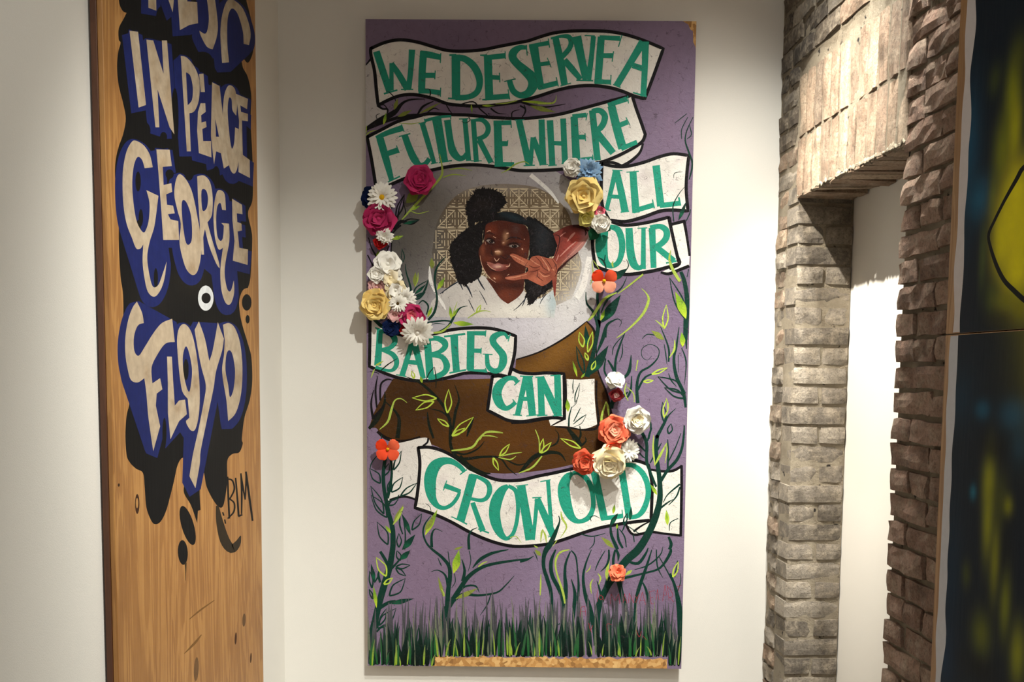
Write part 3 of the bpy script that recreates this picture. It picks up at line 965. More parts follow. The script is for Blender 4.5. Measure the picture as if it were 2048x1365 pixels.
# ---- banners
BAN = [
 ('banner', 'A 235 440* 400 370 570 340 760 365 950 420 1100 460 1280 470 1500 455 1700 415 1934 370 B 100 350 250 300 400 260 600 240 800 238 1000 245 1200 280 1400 345 1630 440* 1530 720 1420 1010* 1300 980 1150 920 1000 880 800 860 600 875 400 920 200 985 0 1040 A 1750 1070 1500 1095 1250 1085 1100 1065 950 1010 750 965 600 970 470 1010 320 1085* 300 900 280 700 240 520',
  {'letter_w': ['A 300 472 78 375 700 80 450 925 78', 'A 468 915 60 472 780 50 472 605 46', 'A 470 610 60 560 740 70 655 905 72', 'A 665 905 66 690 700 62 706 452 74', 'A 385 955 20 540 912 18', 'A 580 905 15 720 905 15'],
   'letter_e': ['A 838 468 82 822 700 82 815 930 80', 'A 805 500 78 900 510 75 1034 540 62', 'A 1034 490 12 1028 605 12', 'A 860 745 60 970 745 58', 'A 970 690 12 965 790 12', 'A 780 922 62 900 925 55 1030 945 60', 'A 1032 885 12 1028 990 12'],
   'letter_d': ['A 1205 508 100 1207 1018 96', 'A 1130 515 22 1210 512 22', 'A 1200 545 70 1300 555 75 1400 630 85 1462 740 85 1475 850 72 1440 940 68 1350 990 62 1200 1000 60', 'A 1115 1006 18 1300 1018 26'],
   'letter_e.': ['A 1568 512 92 1585 1025 92', 'A 1480 515 15 1560 520 30', 'A 1540 545 60 1768 520 60', 'A 1765 470 12 1768 560 12', 'A 1600 765 52 1700 772 52', 'A 1700 715 12 1706 825 12', 'A 1545 1000 60 1812 982 62', 'A 1798 905 12 1818 1020 12', 'A 1505 1022 16 1700 1012 20'],
   'letter_s': ['A 2014 430 44 1935 428 60 1862 480 92 1852 545 92 1905 615 90 1990 690 104 2072 775 122 2082 860 112 2030 945 92 1940 972 70 1865 930 70 1832 865 66 1815 800 60', 'A 1755 815 12 1885 785 15', 'B 72 398 12 82 520 12'],
   'letter_e..': ['B 152 400 105 205 700 82 242 900 78', 'B 105 415 44 330 375 52', 'B 322 325 12 337 430 12', 'B 220 620 45 340 605 48', 'B 310 545 10 355 655 10', 'B 212 885 60 425 832 58', 'B 412 765 12 437 872 12'],
   'letter_r': ['B 402 310 74 460 580 84 508 855 76', 'B 350 325 22 470 300 36 555 308 58 582 370 60 560 440 58 500 512 58 455 552 56', 'B 505 570 70 590 670 74 690 790 56', 'B 460 866 12 580 832 12'],
   'letter_v': ['B 645 300 104 700 560 90 755 795 84', 'B 836 300 56 810 560 58 775 795 72', 'B 735 292 12 852 296 12', 'B 640 800 15 832 806 15'],
   'letter_e...': ['B 925 305 80 905 570 84 885 840 82', 'B 905 312 48 1140 325 58', 'B 1160 285 12 1120 420 12', 'B 940 520 55 1055 520 58', 'B 1065 470 12 1048 590 12', 'B 850 815 56 1030 822 52', 'B 1036 740 12 1030 852 12'],
   'letter_a': ['B 1400 362 92 1250 610 76 1100 860 74', 'B 1428 360 80 1420 660 70 1402 985 66', 'B 1280 630 62 1400 668 66', 'B 1285 940 15 1440 985 20', 'B 1060 848 12 1145 882 15']}),
 ('banner', 'C 195 310* 350 230 550 130 750 80 900 45 1150 55 1350 60 1600 85 1934 100 D 250 80 450 50 650 0 1000 -95 1275 -165* 1320 -20 1370 120 1425 280* 1380 370 1200 480 1000 570 850 610 600 660 400 680 200 690 0 690 C 1800 670 1600 640 1400 625 1200 635 1000 670 800 720 600 790 440 860 300 905* 260 650 230 480',
  {'letter_f': ['C 342 325 86 410 560 82 475 805 58', 'C 298 322 50 430 260 60 602 205 72', 'C 585 165 12 617 250 12', 'C 430 497 62 545 458 66', 'C 528 405 12 562 490 12', 'C 430 822 14 570 756 18'],
   'letter_u': ['C 620 285 74 680 450 80 735 565 86 795 628 60 855 615 55 905 555 55', 'C 820 145 62 890 380 62 958 608 50', 'C 555 305 15 687 270 15', 'C 780 160 12 872 132 12', 'C 920 615 12 1000 600 12'],
   'letter_t': ['C 985 95 108 1035 380 98 1070 595 96', 'C 850 125 36 1000 85 34 1150 72 28', 'C 845 100 12 860 155 12', 'C 1146 60 12 1146 108 12', 'C 1010 602 14 1160 576 16'],
   'letter_u.': ['C 1108 115 76 1140 350 78 1172 475 92 1235 548 74 1290 545 58 1330 500 55', 'C 1306 98 56 1350 582 60', 'C 1240 105 14 1350 100 12', 'C 1068 128 12 1150 116 12'],
   'letter_r': ['C 1402 105 58 1438 592 58', 'C 1400 122 30 1500 115 50 1562 170 60 1570 240 60 1530 300 55 1450 332 48', 'C 1470 340 66 1605 602 62', 'C 1375 580 12 1500 580 12'],
   'letter_e': ['C 1678 125 88 1695 630 96', 'C 1632 150 58 1832 145 54', 'C 1830 110 12 1836 205 12', 'C 1720 385 60 1790 385 58', 'C 1796 345 12 1790 410 12', 'C 1645 620 56 1868 620 50'],
   'letter_w': ['D -12 118 76 105 632 80', 'D 118 632 50 145 312 48', 'D 148 315 62 265 622 80', 'D 262 630 76 245 110 70', 'D 40 636 14 170 630 14', 'D 220 626 12 322 620 12', 'D -60 118 12 50 112 12'],
   'letter_h': ['D 340 118 76 368 632 70', 'D 490 98 66 512 605 70', 'D 355 375 45 505 385 55', 'D 320 636 12 420 628 12', 'D 472 612 12 560 600 12'],
   'letter_e.': ['D 615 75 82 642 580 92', 'D 595 75 48 755 58 54', 'D 766 36 12 750 120 12', 'D 640 310 52 745 310 56', 'D 740 265 12 746 355 12', 'D 615 580 54 832 558 58', 'D 826 508 12 836 592 12'],
   'letter_r.': ['D 822 5 76 882 575 76', 'D 820 20 60 900 5 64 962 60 72 955 140 72 915 205 70 850 250 58', 'D 880 270 88 970 380 84 1060 492 76'],
   'letter_e..': ['D 1040 -45 92 1100 200 98 1168 440 100', 'D 1000 -52 52 1218 -125 58', 'D 1224 -162 12 1234 -72 12', 'D 1110 185 58 1225 138 58', 'D 1205 85 12 1250 172 12', 'D 1150 442 58 1332 365 50']}),
 ('banner', 'D 930 610* 1050 640 1200 645 1400 600 1600 530 1750 500 1920 520* 1900 700 1890 900 1910 1150* 1750 1140 1600 1150 1400 1220 1200 1270 1015 1255* 940 1100 925 900 930 700',
  {'letter_a': ['D 1088 690 62 1040 900 52 985 1135 48', 'D 1098 695 72 1150 930 80 1195 1158 84', 'D 1030 985 42 1140 992 48', 'D 945 1130 14 1032 1145 14', 'D 1145 1165 14 1242 1155 14', 'D 1048 686 12 1165 692 12'],
   'letter_l': ['D 1285 700 80 1300 930 84 1320 1172 86', 'D 1210 710 12 1352 700 14', 'D 1290 1152 56 1525 1082 58', 'D 1506 1020 14 1530 1122 14'],
   'letter_l.': ['D 1548 632 86 1575 870 84 1602 1098 86', 'D 1590 1090 58 1822 1062 58', 'D 1806 995 22 1826 1092 20']}),
 ('banner', 'F 820 -10* 1015 15 1180 62 1400 40 1600 -5 1690 -30* 1730 150 1770 330 1810 500* 1600 560 1400 600 1200 620 1000 580 860 530* 830 350 820 100',
  {'letter_o': ['F 1020 78 50 1110 110 75 1155 220 75 1160 350 70 1120 480 60 1040 525 60 962 472 100 930 350 135 930 220 135 960 110 105 1020 76 56'],
   'letter_u': ['F 1240 92 82 1255 350 92 1292 500 90 1352 548 60 1400 520 50', 'F 1405 90 50 1402 560 60', 'F 1335 96 12 1448 92 14'],
   'letter_r': ['F 1502 92 78 1520 548 66', 'F 1480 92 56 1590 75 60 1662 120 74 1665 200 74 1610 270 68 1530 312 58', 'F 1550 310 70 1752 472 74', 'F 1660 492 18 1782 470 24']}),
 ('banner', 'G 228 -60* 300 20 400 100 550 165 750 190 950 160 1150 115 1350 95 1550 95 1700 120 1885 185* 1870 400 1805 650* 1650 620 1450 605 1300 610 1150 650 950 690 750 695 550 660 400 610 220 530* 225 300',
  {'letter_b': ['G 340 105 70 330 300 72 314 522 80', 'G 285 90 16 380 125 22', 'G 370 132 46 440 140 60 500 200 70 508 262 60 450 322 50 350 342 40', 'G 360 340 40 480 390 58 530 470 60 510 550 50 440 580 35 290 538 36'],
   'letter_a': ['G 705 255 60 650 450 62 590 642 64', 'G 728 250 84 780 450 70 835 672 58', 'G 630 480 48 785 490 52', 'G 525 625 14 640 646 16'],
   'letter_b.': ['G 878 225 82 895 430 84 912 660 90', 'G 815 236 14 880 230 20', 'G 870 225 48 980 210 58 1068 250 75 1080 310 65 1010 370 50 900 396 45', 'G 910 402 48 1040 420 60 1100 510 75 1080 590 65 1000 640 60 890 662 50'],
   'letter_i': ['G 1185 175 90 1195 380 80 1212 590 80', 'G 1070 192 22 1312 160 24', 'G 1130 606 20 1322 570 20'],
   'letter_e': ['G 1375 145 86 1368 570 86', 'G 1330 150 42 1545 155 54', 'G 1547 120 12 1540 192 12', 'G 1390 350 48 1490 355 50', 'G 1494 318 12 1490 390 12', 'G 1335 572 20 1550 582 36', 'G 1540 548 12 1560 602 12'],
   'letter_s': ['G 1800 215 40 1760 162 40 1690 165 60 1632 205 80 1632 262 76 1680 325 74 1738 400 86 1740 490 90 1700 568 66 1630 580 58 1572 530 56 1560 450 50 1558 395 46', 'G 1822 165 12 1798 248 12', 'G 1510 390 12 1622 396 14']}),
 ('banner', 'G 1620 645* 1700 640 1805 655* 1840 555* 1934 600 H 150 615 300 605 500 615* 505 800 505 1130* 400 1115 250 1125 100 1150 0 1160 G 1800 1145 1700 1100 1565 1030* 1590 850',
  {'letter_c': ['G 1905 712 50 1865 668 52 1785 672 60 1705 740 98 1670 840 110 1702 950 100 1772 1008 60 1840 980 48 1882 938 48', 'G 1932 690 14 1868 746 14', 'G 1850 905 12 1896 962 12'],
   'letter_a': ['H 68 645 66 20 860 62 -28 1082 62', 'H 92 645 92 118 860 88 142 1095 82', 'H 0 900 46 120 900 48', 'H 0 642 14 150 646 16', 'H -80 1082 14 22 1090 14', 'H 70 1096 12 212 1082 12'],
   'letter_n': ['H 232 645 72 248 1095 76', 'H 232 655 84 330 860 84 432 1085 84', 'H 425 632 76 438 1095 76', 'H 175 656 14 275 648 14', 'H 345 636 14 462 630 14', 'H 195 1096 12 312 1086 12', 'H 370 1092 10 488 1094 10']}),
 ('banner', 'I 775 205* 900 200 1050 240 1200 320 1350 430 1500 510 1700 575 1934 575 J 200 530 400 490 640 435 900 380 1200 345 1350 360 1460 400* 1500 600 1500 800 1490 1030* 1300 1050 1100 1080 900 1120 700 1180 500 1250 300 1305 0 1330 I 1750 1310 1550 1250 1350 1160 1150 1050 950 960 740 890* 770 700 795 400',
  {'letter_g': ['I 1298 470 50 1240 410 55 1150 360 70 1050 360 92 962 420 132 915 540 140 915 680 125 942 795 90 1002 872 58 1080 890 46 1160 850 44 1222 770 42 1248 705 32', 'I 1072 635 58 1258 705 48', 'I 1102 578 12 1062 692 12', 'I 1330 455 14 1250 512 14'],
   'letter_r': ['I 1402 515 98 1330 780 98 1255 1042 98', 'I 1370 512 30 1470 545 44 1560 600 55 1590 680 60 1560 770 50 1490 805 45 1370 785 35', 'I 1395 830 56 1455 1000 60 1512 1155 70', 'I 1155 990 12 1332 1076 18', 'I 1455 1130 12 1582 1176 20'],
   'letter_o': ['I 1800 640 44 1732 690 96 1672 800 130 1645 930 130 1660 1060 120 1710 1180 88 1780 1240 48 1850 1190 44 1890 1080 45 1910 940 45 1908 800 50 1880 690 50 1800 640 40'],
   'letter_w': ['J 12 640 98 65 950 104 118 1255 112', 'J 150 1255 40 175 1000 44 195 785 50', 'J 195 785 72 290 1000 82 384 1215 80', 'J 362 1200 50 340 880 46 318 575 46', 'J 230 592 12 347 570 14', 'J 140 776 14 246 770 14', 'J -50 642 12 92 626 12', 'J 320 1222 12 412 1200 12'],
   'letter_o.': ['J 600 498 40 540 540 90 500 640 130 505 760 140 540 900 120 600 1010 80 680 1045 50 780 1000 60 830 890 55 830 760 55 800 630 60 740 540 60 660 490 50 600 498 40'],
   'letter_l': ['J 842 460 86 900 740 86 962 1025 86', 'J 925 1014 48 1168 982 54', 'J 1160 910 12 1172 1002 12'],
   'letter_d': ['J 1148 410 80 1195 700 78 1242 1005 76', 'J 1170 400 45 1290 410 55 1390 490 65 1450 620 65 1455 760 60 1410 900 65 1340 980 55 1235 1000 45']}),
]
TAILS = [
 ('A 172 622* 235 560* 260 700 290 1000 330 1110* 425 1140 400 1190 200 1340 172 1355*', (196, 192, 190), ['A 170 628 26 238 556 24', 'A 312 1085 30 370 1125 22 425 1130 22 425 1175 18', 'A 320 1090 14 385 1080 12 420 1120 12']),
 ('D 960 600* 1390 395* 1350 500 1250 590 1160 645* 1050 625', WHT, ['D 950 605 26 1060 600 34 1160 640 34', 'D 1400 380 24 1360 490 30 1250 590 36 1150 640 30']),
 ('F 1720 50* 1870 15* 1900 200 1930 400* 1925 520* 1800 570 1680 620 1600 600* 1810 500* 1770 300', WHT, ['F 1690 60 36 1870 15 36', 'F 1865 0 36 1900 200 30 1930 410 26', 'F 1925 525 36 1800 575 38 1690 615 36 1600 598 24', 'F 1700 -30 34 1740 200 34 1790 400 30 1815 500 36 1700 560 30']),
 ('H 530 675* 690 682 848 672* 850 900 878 1190* 780 1232 680 1240 560 1215 365 1210* 510 1140* 535 900', WHT, ['H 520 1130 14 440 1160 14 355 1208 10']),
 ('H 328 1140* 420 1128 510 1140* 430 1170 350 1210*', WHT, []),
 ('I 455 110* 520 152 650 132 800 95 890 100 930 185* 775 195* 790 450 770 700 745 790* 650 765 550 770 430 810* 475 500 480 330', (218, 214, 208), ['I 450 800 24 560 768 26 650 765 26 745 795 22', 'I 890 95 22 880 145 22 830 185 22']),
 ('J 1490 455* 1600 470 1740 470 1838 415* 1840 700 1828 1212* 1700 1195 1500 1165 1290 1195* 1205 1080* 1490 1030*', (226, 222, 212), ['J 1490 455 26 1600 472 30 1740 468 32 1845 410 28', 'J 1838 405 30 1838 700 32 1828 1215 30', 'J 1828 1205 30 1650 1185 26 1480 1165 30 1290 1195 30 1205 1080 28', 'J 1490 1040 14 1390 1090 20 1290 1160 26']),
]
pb.next()
tails = []
for out, c, ls in TAILS:
    o = pb.fill('banner_fold', [closed(out)], c)
    tails.append((o, ls))
pb.next()
for o, ls in tails:
    if ls:
        for l in ls:
            pb.strokes('fold_outline', [l], BLK, o)
brn = random.Random(11)
bans = []
pb.next()
for name, out, letters in BAN:
    o = closed(out)
    xs = [p[0] for p in o]; ys = [p[1] for p in o]
    bl = [(brn.uniform(min(xs), max(xs)), brn.uniform(min(ys), max(ys)), brn.uniform(6, 20), brn.uniform(5, 14), brn.uniform(0, 3), brn.choice(((206, 200, 194), (222, 216, 208), (240, 238, 232), (214, 204, 204))), .7) for _ in range(40)]
    b = pb.fill(name, [o], shade(bl, WHT), grid=9)
    bans.append((b, o, letters))
pb.next()
for b, o, letters in bans:
    pb.strokes('banner_outline', [line_closed(o, 6.6)], BLK, b, k=1)
pb.next()
for b, o, letters in bans:
    for nm, sts in letters.items():
        pb.letter(nm.rstrip('.'), sts, TEAL, b)

# ---- painted vines, leaves, grass and signature
def leaf_curves(fr, bx, by, tx, ty, w, line=8):
    f = FR[fr]
    x0, y0, x1, y1 = f[0] + bx / f[2], f[1] + by / f[2], f[0] + tx / f[2], f[1] + ty / f[2]
    w, line = w / f[2], line / f[2]
    dx, dy = x1 - x0, y1 - y0
    d = math.hypot(dx, dy) or 1
    nx, ny = -dy / d, dx / d
    sides = []
    for s in (1, -1):
        c = []
        for t, b in ((0, 0), (.2, .62), (.45, 1.0), (.72, .6), (.9, .2), (1, 0)):
            k = w / 2 * b * s * (1.0 if s > 0 else .8)
            c.append((x0 + dx * t + nx * k, y0 + dy * t + ny * k))
        sides.append(c)
    return sides, line

def leaf_fill(fr, *a):
    s, _ = leaf_curves(fr, *a)
    L = smooth_open(s[0], 3)
    R = smooth_open(s[1], 3)
    return L + R[::-1][1:-1]

def leaf_line(fr, *a, line=14):
    s, ln = leaf_curves(fr, *a, line)
    out = []
    for c in s:
        n = len(c)
        out.append([(x, y, ln * (1.25, 1.3, 1.1, .9, .6, .3)[i]) for i, (x, y) in enumerate(c)])
    return out

def plant(name, stems=(), dfill=(), dline=(), lfill=(), lline=(), lstroke=(), dulls=(), stem_col=DGR):
    """one painted plant: stems with leaves; returns the part"""
    pb.next()
    o = pb.strokes(name, list(stems)[:1], stem_col)
    for st in list(stems)[1:]:
        pb.strokes('branch', [st], stem_col, o)
    for a in dline:
        pb.strokes('leaf_outline', leaf_line(*a), stem_col, o)
    pb.next()
    for a in dfill:
        pb.fill('leaf', [leaf_fill(*a)], shade([(*[(p + q) / 2 for p, q in zip(leaf_fill(*a)[0], leaf_fill(*a)[8])], 8, 5, 0, (22, 96, 66), .8)], DGR), o, grid=5)
    for a in lfill:
        lf = leaf_fill(*a)
        pb.fill('leaf', [lf], shade([(lf[0][0], lf[0][1], 14, 14, 0, (196, 214, 60), .8), (lf[9][0], lf[9][1], 12, 12, 0, (90, 140, 40), .7)], LIME), o, grid=4)
    for a in dulls:
        pb.fill('leaf', [leaf_fill(*a)], DULL, o)
    pb.next()
    for a in lline:
        pb.strokes('leaf_outline', leaf_line(*a, line=13), (176, 200, 70), o)
    for st in lstroke:
        pb.strokes('tendril', [st], (164, 186, 78), o)
    return o

plant('vine', ['A 180 1350 30 350 1250 60 500 1170 60 600 1060 30 700 1020 20 850 1015 8', 'A 170 1365 30 420 1265 34 600 1215 40 800 1195 30', 'A 870 1180 10 950 1120 14 1020 1140 4', 'A 770 1190 20 830 1100 25 950 1040 10', 'A 1090 1070 10 1130 1140 12 1165 1185 6', 'A 1230 1085 12 1400 1045 15 1480 1130 16 1570 1205 12', 'A 1600 1120 20 1680 1175 14 1780 1185 4', 'A 1840 1220 14 1850 1160 12 1930 1135 6', 'A 1960 1220 12 2000 1150 14 1980 1080 10', 'A 440 930 8 500 990 12 520 1040 8', 'A 850 900 6 905 905 10 915 960 14 900 990 8', 'A 360 1220 10 310 1240 8 300 1200 8 340 1180 6', 'B 0 1040 30 150 1090 22 300 1105 18 520 1070 5', 'B 0 1090 20 60 1130 16 40 1200 8', 'A 1590 1200 6 1570 1175 6 1610 1190 4', 'C 1350 80 10 1365 120 10 1310 150 6 1270 130 5'],
      dulls=[('A', 540, 1215, 705, 1140, 52), ('A', 780, 1185, 1040, 1050, 34), ('B', 110, 1090, 410, 1165, 60), ('A', 500, 1140, 545, 1005, 50)],
      lfill=[('A', 380, 1310, 412, 1165, 40), ('A', 1380, 1075, 1390, 1180, 24), ('A', 1500, 1090, 1650, 1090, 28), ('B', 20, 1040, 360, 1060, 34)],
      lstroke=['B 200 1065 20 360 1062 22 405 1030 12 412 970 4', 'C 180 290 10 230 250 14 300 230 6', 'C 190 180 8 185 260 10', 'C 560 150 8 700 160 10 800 140 6', 'B -30 1030 10 -150 1060 14 -280 1070 6'], stem_col=BLK)
plant('vine', ['C 500 1365 30 580 1270 40 700 1300 22 790 1250 6', 'C 540 1250 22 560 1120 16 610 980 8', 'E 470 180 14 520 110 22 580 60 22', 'E 480 0 10 475 200 16 465 400 14', 'E 210 200 12 250 330 16 330 440 26 400 400 24 440 300 10', 'E 200 400 14 260 520 16 300 600 12', 'C 580 1270 14 630 1180 12 620 1100 10 600 1050 4'],
      dline=[('C', 520, 1230, 620, 960, 70), ('C', 600, 1280, 790, 1250, 60)], dfill=[('C', 600, 1300, 790, 1250, 40)],
      dulls=[('C', 640, 1060, 790, 900, 130)],
      lfill=[('E', 480, 220, 610, 180, 50), ('E', 310, 440, 320, 350, 44), ('C', 680, 1140, 800, 1090, 40)],
      lstroke=['C 590 1250 10 700 1130 26 850 970 26 1000 810 26 1052 700 24 1020 500 6', 'C 1060 770 12 1170 735 14 1320 750 4', 'C 1130 680 8 1250 665 14 1390 690 4', 'C 690 1150 8 780 1180 10 900 1150 4', 'C 1720 720 4 1800 680 14 1880 620 16 1980 590 12 2040 620 5', 'E 480 225 6 540 200 10 600 185 6'], stem_col=BLK)
plant('vine', ['E 700 880 30 685 750 22 640 600 15 630 500 6', 'E 655 860 14 640 760 14 600 690 6', 'E 610 680 6 590 620 10 560 590 4', 'E 600 490 6 620 420 12 590 330 8', 'E 600 480 8 585 420 8 590 350 6', 'E 890 1140 26 960 1050 30 990 900 25 970 760 20 965 640 25 1000 520 20 1090 420 8', 'E 870 1080 14 890 980 20 830 920 16 780 960 10', 'E 880 1170 20 1050 1148 20 1150 1155 15', 'E 1000 1280 15 1120 1210 28 1200 1070 24 1260 1000 15 1340 980 4', 'E 700 880 24 800 870 20 860 780 24 890 680 10', 'E 930 1190 6 990 1180 10 1080 1190 4', 'E 230 1080 30 300 1160 36 400 1240 30 600 1290 30 800 1310 24', 'E 225 1080 16 330 1110 26 420 1090 20', 'E 330 1160 8 420 1110 10'],
      dline=[('E', 705, 890, 885, 690, 110), ('E', 720, 910, 860, 820, 50)], dfill=[('E', 730, 850, 870, 730, 40)], dulls=[('E', 735, 760, 745, 590, 60), ('E', 935, 560, 925, 430, 60)],
      lfill=[('E', 990, 800, 1080, 650, 54), ('E', 880, 1110, 938, 980, 40), ('E', 1170, 1170, 1410, 1190, 66), ('E', 1150, 1130, 1135, 980, 40), ('E', 1150, 1120, 1235, 1000, 34)],
      lline=[('E', 1440, 1060, 1490, 965, 34)], lstroke=['E 1340 1120 8 1450 1050 18 1540 1035 10 1600 1050 5', 'E 900 1290 18 1050 1270 24 1150 1180 10', 'E 1150 1130 10 1180 1050 12 1220 930 4', 'E 740 760 6 770 690 12 775 600 5'])
# on the brown stand
plant('vine', ['G 1150 1365 30 1135 1150 36 1060 980 36 960 860 36 830 740 30 720 680 14 640 650 6', 'G 860 700 8 900 610 12 960 535 6', 'G 975 780 8 980 680 14 962 540 6', 'G 540 1350 50 560 1150 40 520 1050 26 400 930 10', 'G 1170 1250 24 1200 1050 34 1240 900 20 1190 740 6', 'G 950 1350 26 900 1200 30 880 1050 12', 'G 1330 1330 14 1370 1200 40 1410 1100 8', 'G 1150 1140 26 1050 1050 18 900 1010 6', 'G 350 580 10 430 510 14 540 440 4', 'I 1140 0 30 1150 200 36 1250 330 40 1500 310 28 1700 320 22 1800 440 16 1900 520 6', 'I 1250 300 40 1350 420 66 1500 490 40 1600 500 10', 'I 1160 240 30 1300 280 20 1450 220 18 1530 130 6', 'I 1760 330 14 1900 400 18 2010 380 10', 'J 0 490 30 150 320 54 300 262 46 450 272 30 520 360 8', 'J 560 0 30 640 100 50 700 190 40', 'J 660 130 20 690 60 26 680 -40 8', 'J 700 180 24 750 130 20 740 80 6', 'J 330 200 10 420 150 22 440 60 12 400 0 6', 'H 545 1230 40 600 1320 40 620 1365 40', 'G 215 1240 30 300 1140 60 390 960 30 395 820 10'],
      lline=[('G', 985, 895, 705, 890, 80), ('G', 955, 930, 745, 1030, 74), ('G', 1108, 1062, 1122, 790, 84), ('G', 1125, 1215, 992, 1125, 48), ('G', 1160, 1320, 1408, 1106, 96), ('I', 1700, 302, 1818, 160, 50), ('I', 1630, 320, 1692, 466, 50), ('J', 228, 265, 265, 98, 50), ('J', 240, 265, 358, 142, 50), ('J', 690, 212, 460, 98, 62), ('I', 1160, 70, 1310, -20, 50)],
      lstroke=['G 335 1250 8 430 1160 24 470 1030 26 510 920 16 580 898 12 650 945 4', 'I 1155 238 16 1380 205 26 1470 100 22 1560 30 16 1740 40 4', 'I 1500 70 10 1600 70 14 1680 90 4', 'I 1725 300 12 1850 272 15 1958 258 4', 'I 1690 315 10 1820 340 16 1890 300 4', 'J 40 480 8 150 420 22 250 300 14', 'I 1920 495 10 2040 450 22', 'H 930 1240 14 930 1100 26 980 930 10', 'H 1010 1090 14 1000 990 26 975 930 8', 'J 175 0 10 215 110 12 220 230 8', 'G 1480 1365 8 1540 1280 14 1640 1270 14 1740 1285 4'], stem_col=(18, 26, 16))
plant('vine', ['G 260 1110 30 240 950 22 270 800 10', 'G 305 1000 20 290 800 24 315 640 8', 'G 345 920 22 350 740 22 420 680 20 490 690 8', 'G 250 1130 24 300 1080 30 400 960 12', 'G 225 590 6 300 600 10 330 620 6'], lstroke=['G 240 660 6 262 600 16 280 560 8', 'G 290 520 10 330 500 24 380 470 5'], lline=[('G', 730, 670, 700, 580, 36)], lfill=[('G', 820, 720, 800, 640, 40)], stem_col=BLK)
# lower left plant
plant('flower_stem', ['I 405 310 40 380 480 40 385 650 42 410 800 45 440 950 50 480 1100 55 490 1250 60 K 465 0 60 430 200 70 370 400 75 310 620 70 270 800 75 240 950 80 230 1250 60', 'I 465 340 26 475 500 28 455 650 34 425 780 40', 'I 430 820 20 520 790 16 560 740 10', 'I 230 440 8 250 370 14 330 270 6', 'I 360 60 10 355 150 14 380 200 10', 'I 570 970 16 565 1080 20 600 1190 14', 'K 330 20 30 390 120 34 410 180 20', 'K 320 640 40 420 580 36 500 560 20', 'K 400 260 40 480 180 24 560 90 20', 'K 290 900 20 350 840 22 450 800 12', 'I 610 1040 10 630 1200 16 620 1365 18', 'K 330 360 26 310 280 26 320 220 10', 'K 270 360 12 310 290 20'],
      dline=[('I', 345, 612, 222, 440, 100), ('I', 385, 960, 235, 640, 90), ('I', 420, 1000, 238, 745, 120), ('I', 430, 700, 472, 560, 50), ('I', 470, 712, 602, 540, 90), ('I', 575, 755, 762, 606, 66), ('I', 436, 862, 552, 785, 56), ('I', 430, 1310, 308, 1050, 110), ('I', 705, 1142, 818, 955, 76), ('I', 555, 1340, 556, 1180, 60), ('I', 395, 520, 445, 380, 60), ('I', 495, 460, 585, 240, 60), ('K', 500, 190, 658, 170, 56), ('K', 500, 200, 612, 290, 50), ('K', 545, 120, 512, 10, 56), ('K', 430, 505, 605, 315, 120), ('K', 300, 860, 505, 640, 130), ('K', 320, 830, 402, 640, 60), ('K', 240, 420, 215, 230, 44), ('K', 250, 540, 208, 430, 30)],
      dfill=[('I', 690, 1200, 585, 950, 60), ('I', 590, 1370, 745, 1190, 80), ('K', 545, 112, 660, 5, 70), ('K', 425, 592, 700, 535, 60), ('K', 270, 370, 228, 150, 50)],
      dulls=[('I', 490, 1080, 610, 850, 60)],
      lfill=[('I', 465, 1180, 398, 1088, 40), ('K', 290, 640, 255, 390, 44)], lline=[('K', 395, 292, 285, 82, 100), ('K', 370, 378, 468, 308, 46)], lstroke=['I 490 1080 8 550 1000 30 605 880 16'])
# middle plant
plant('flower_stem', ['K 1035 1010 120 1042 800 92 1052 620 84', 'K 1060 640 52 1072 450 50 1092 300 46 1080 180 40 1000 80 32 900 0 26 I 870 1290 22 832 1180 20 850 1080 18 920 980 8', 'K 1072 400 36 1040 280 22 960 225 12 888 242 5', 'K 1080 620 60 1200 430 52 1300 290 46 1450 190 36 1650 140 30 1966 98 14', 'K 1230 345 36 1252 230 30 1222 105 8', 'K 1105 580 44 1230 490 36 1400 500 26 1600 470 20 1700 390 15 1795 285 5', 'K 1180 470 30 1260 402 22 1370 398 20 1412 470 4', 'K 1340 200 10 1420 110 36 1550 40 32 1730 0 10', 'I 930 1340 34 930 1200 26 970 1130 12 1052 1162 5', 'I 1355 1365 32 1350 1230 30 1380 1150 16 1450 1115 6', 'K 1070 20 8 1080 100 12 1090 160 8', 'K 960 90 6 990 160 14 1000 180 5', 'I 860 840 5 910 880 8 925 950 5', 'K 1140 260 8 1150 350 10 1110 420 5', 'K 1300 10 8 1320 120 10 1290 240 5', 'K 1540 480 10 1500 600 14 1420 720 4'],
      lfill=[('K', 1130, 262, 1192, 0, 96), ('I', 852, 1205, 998, 900, 70)], dulls=[('K', 1150, 540, 1400, 420, 60), ('K', 1020, 520, 960, 290, 40), ('I', 850, 1150, 960, 980, 70), ('I', 1180, 1365, 1290, 1330, 30)],
      lstroke=['K 1030 510 14 1020 470 18 1000 430 6', 'I 1820 1230 8 1890 1215 10 1950 1290 4', 'K 1400 190 12 1450 150 16 1500 130 5'])
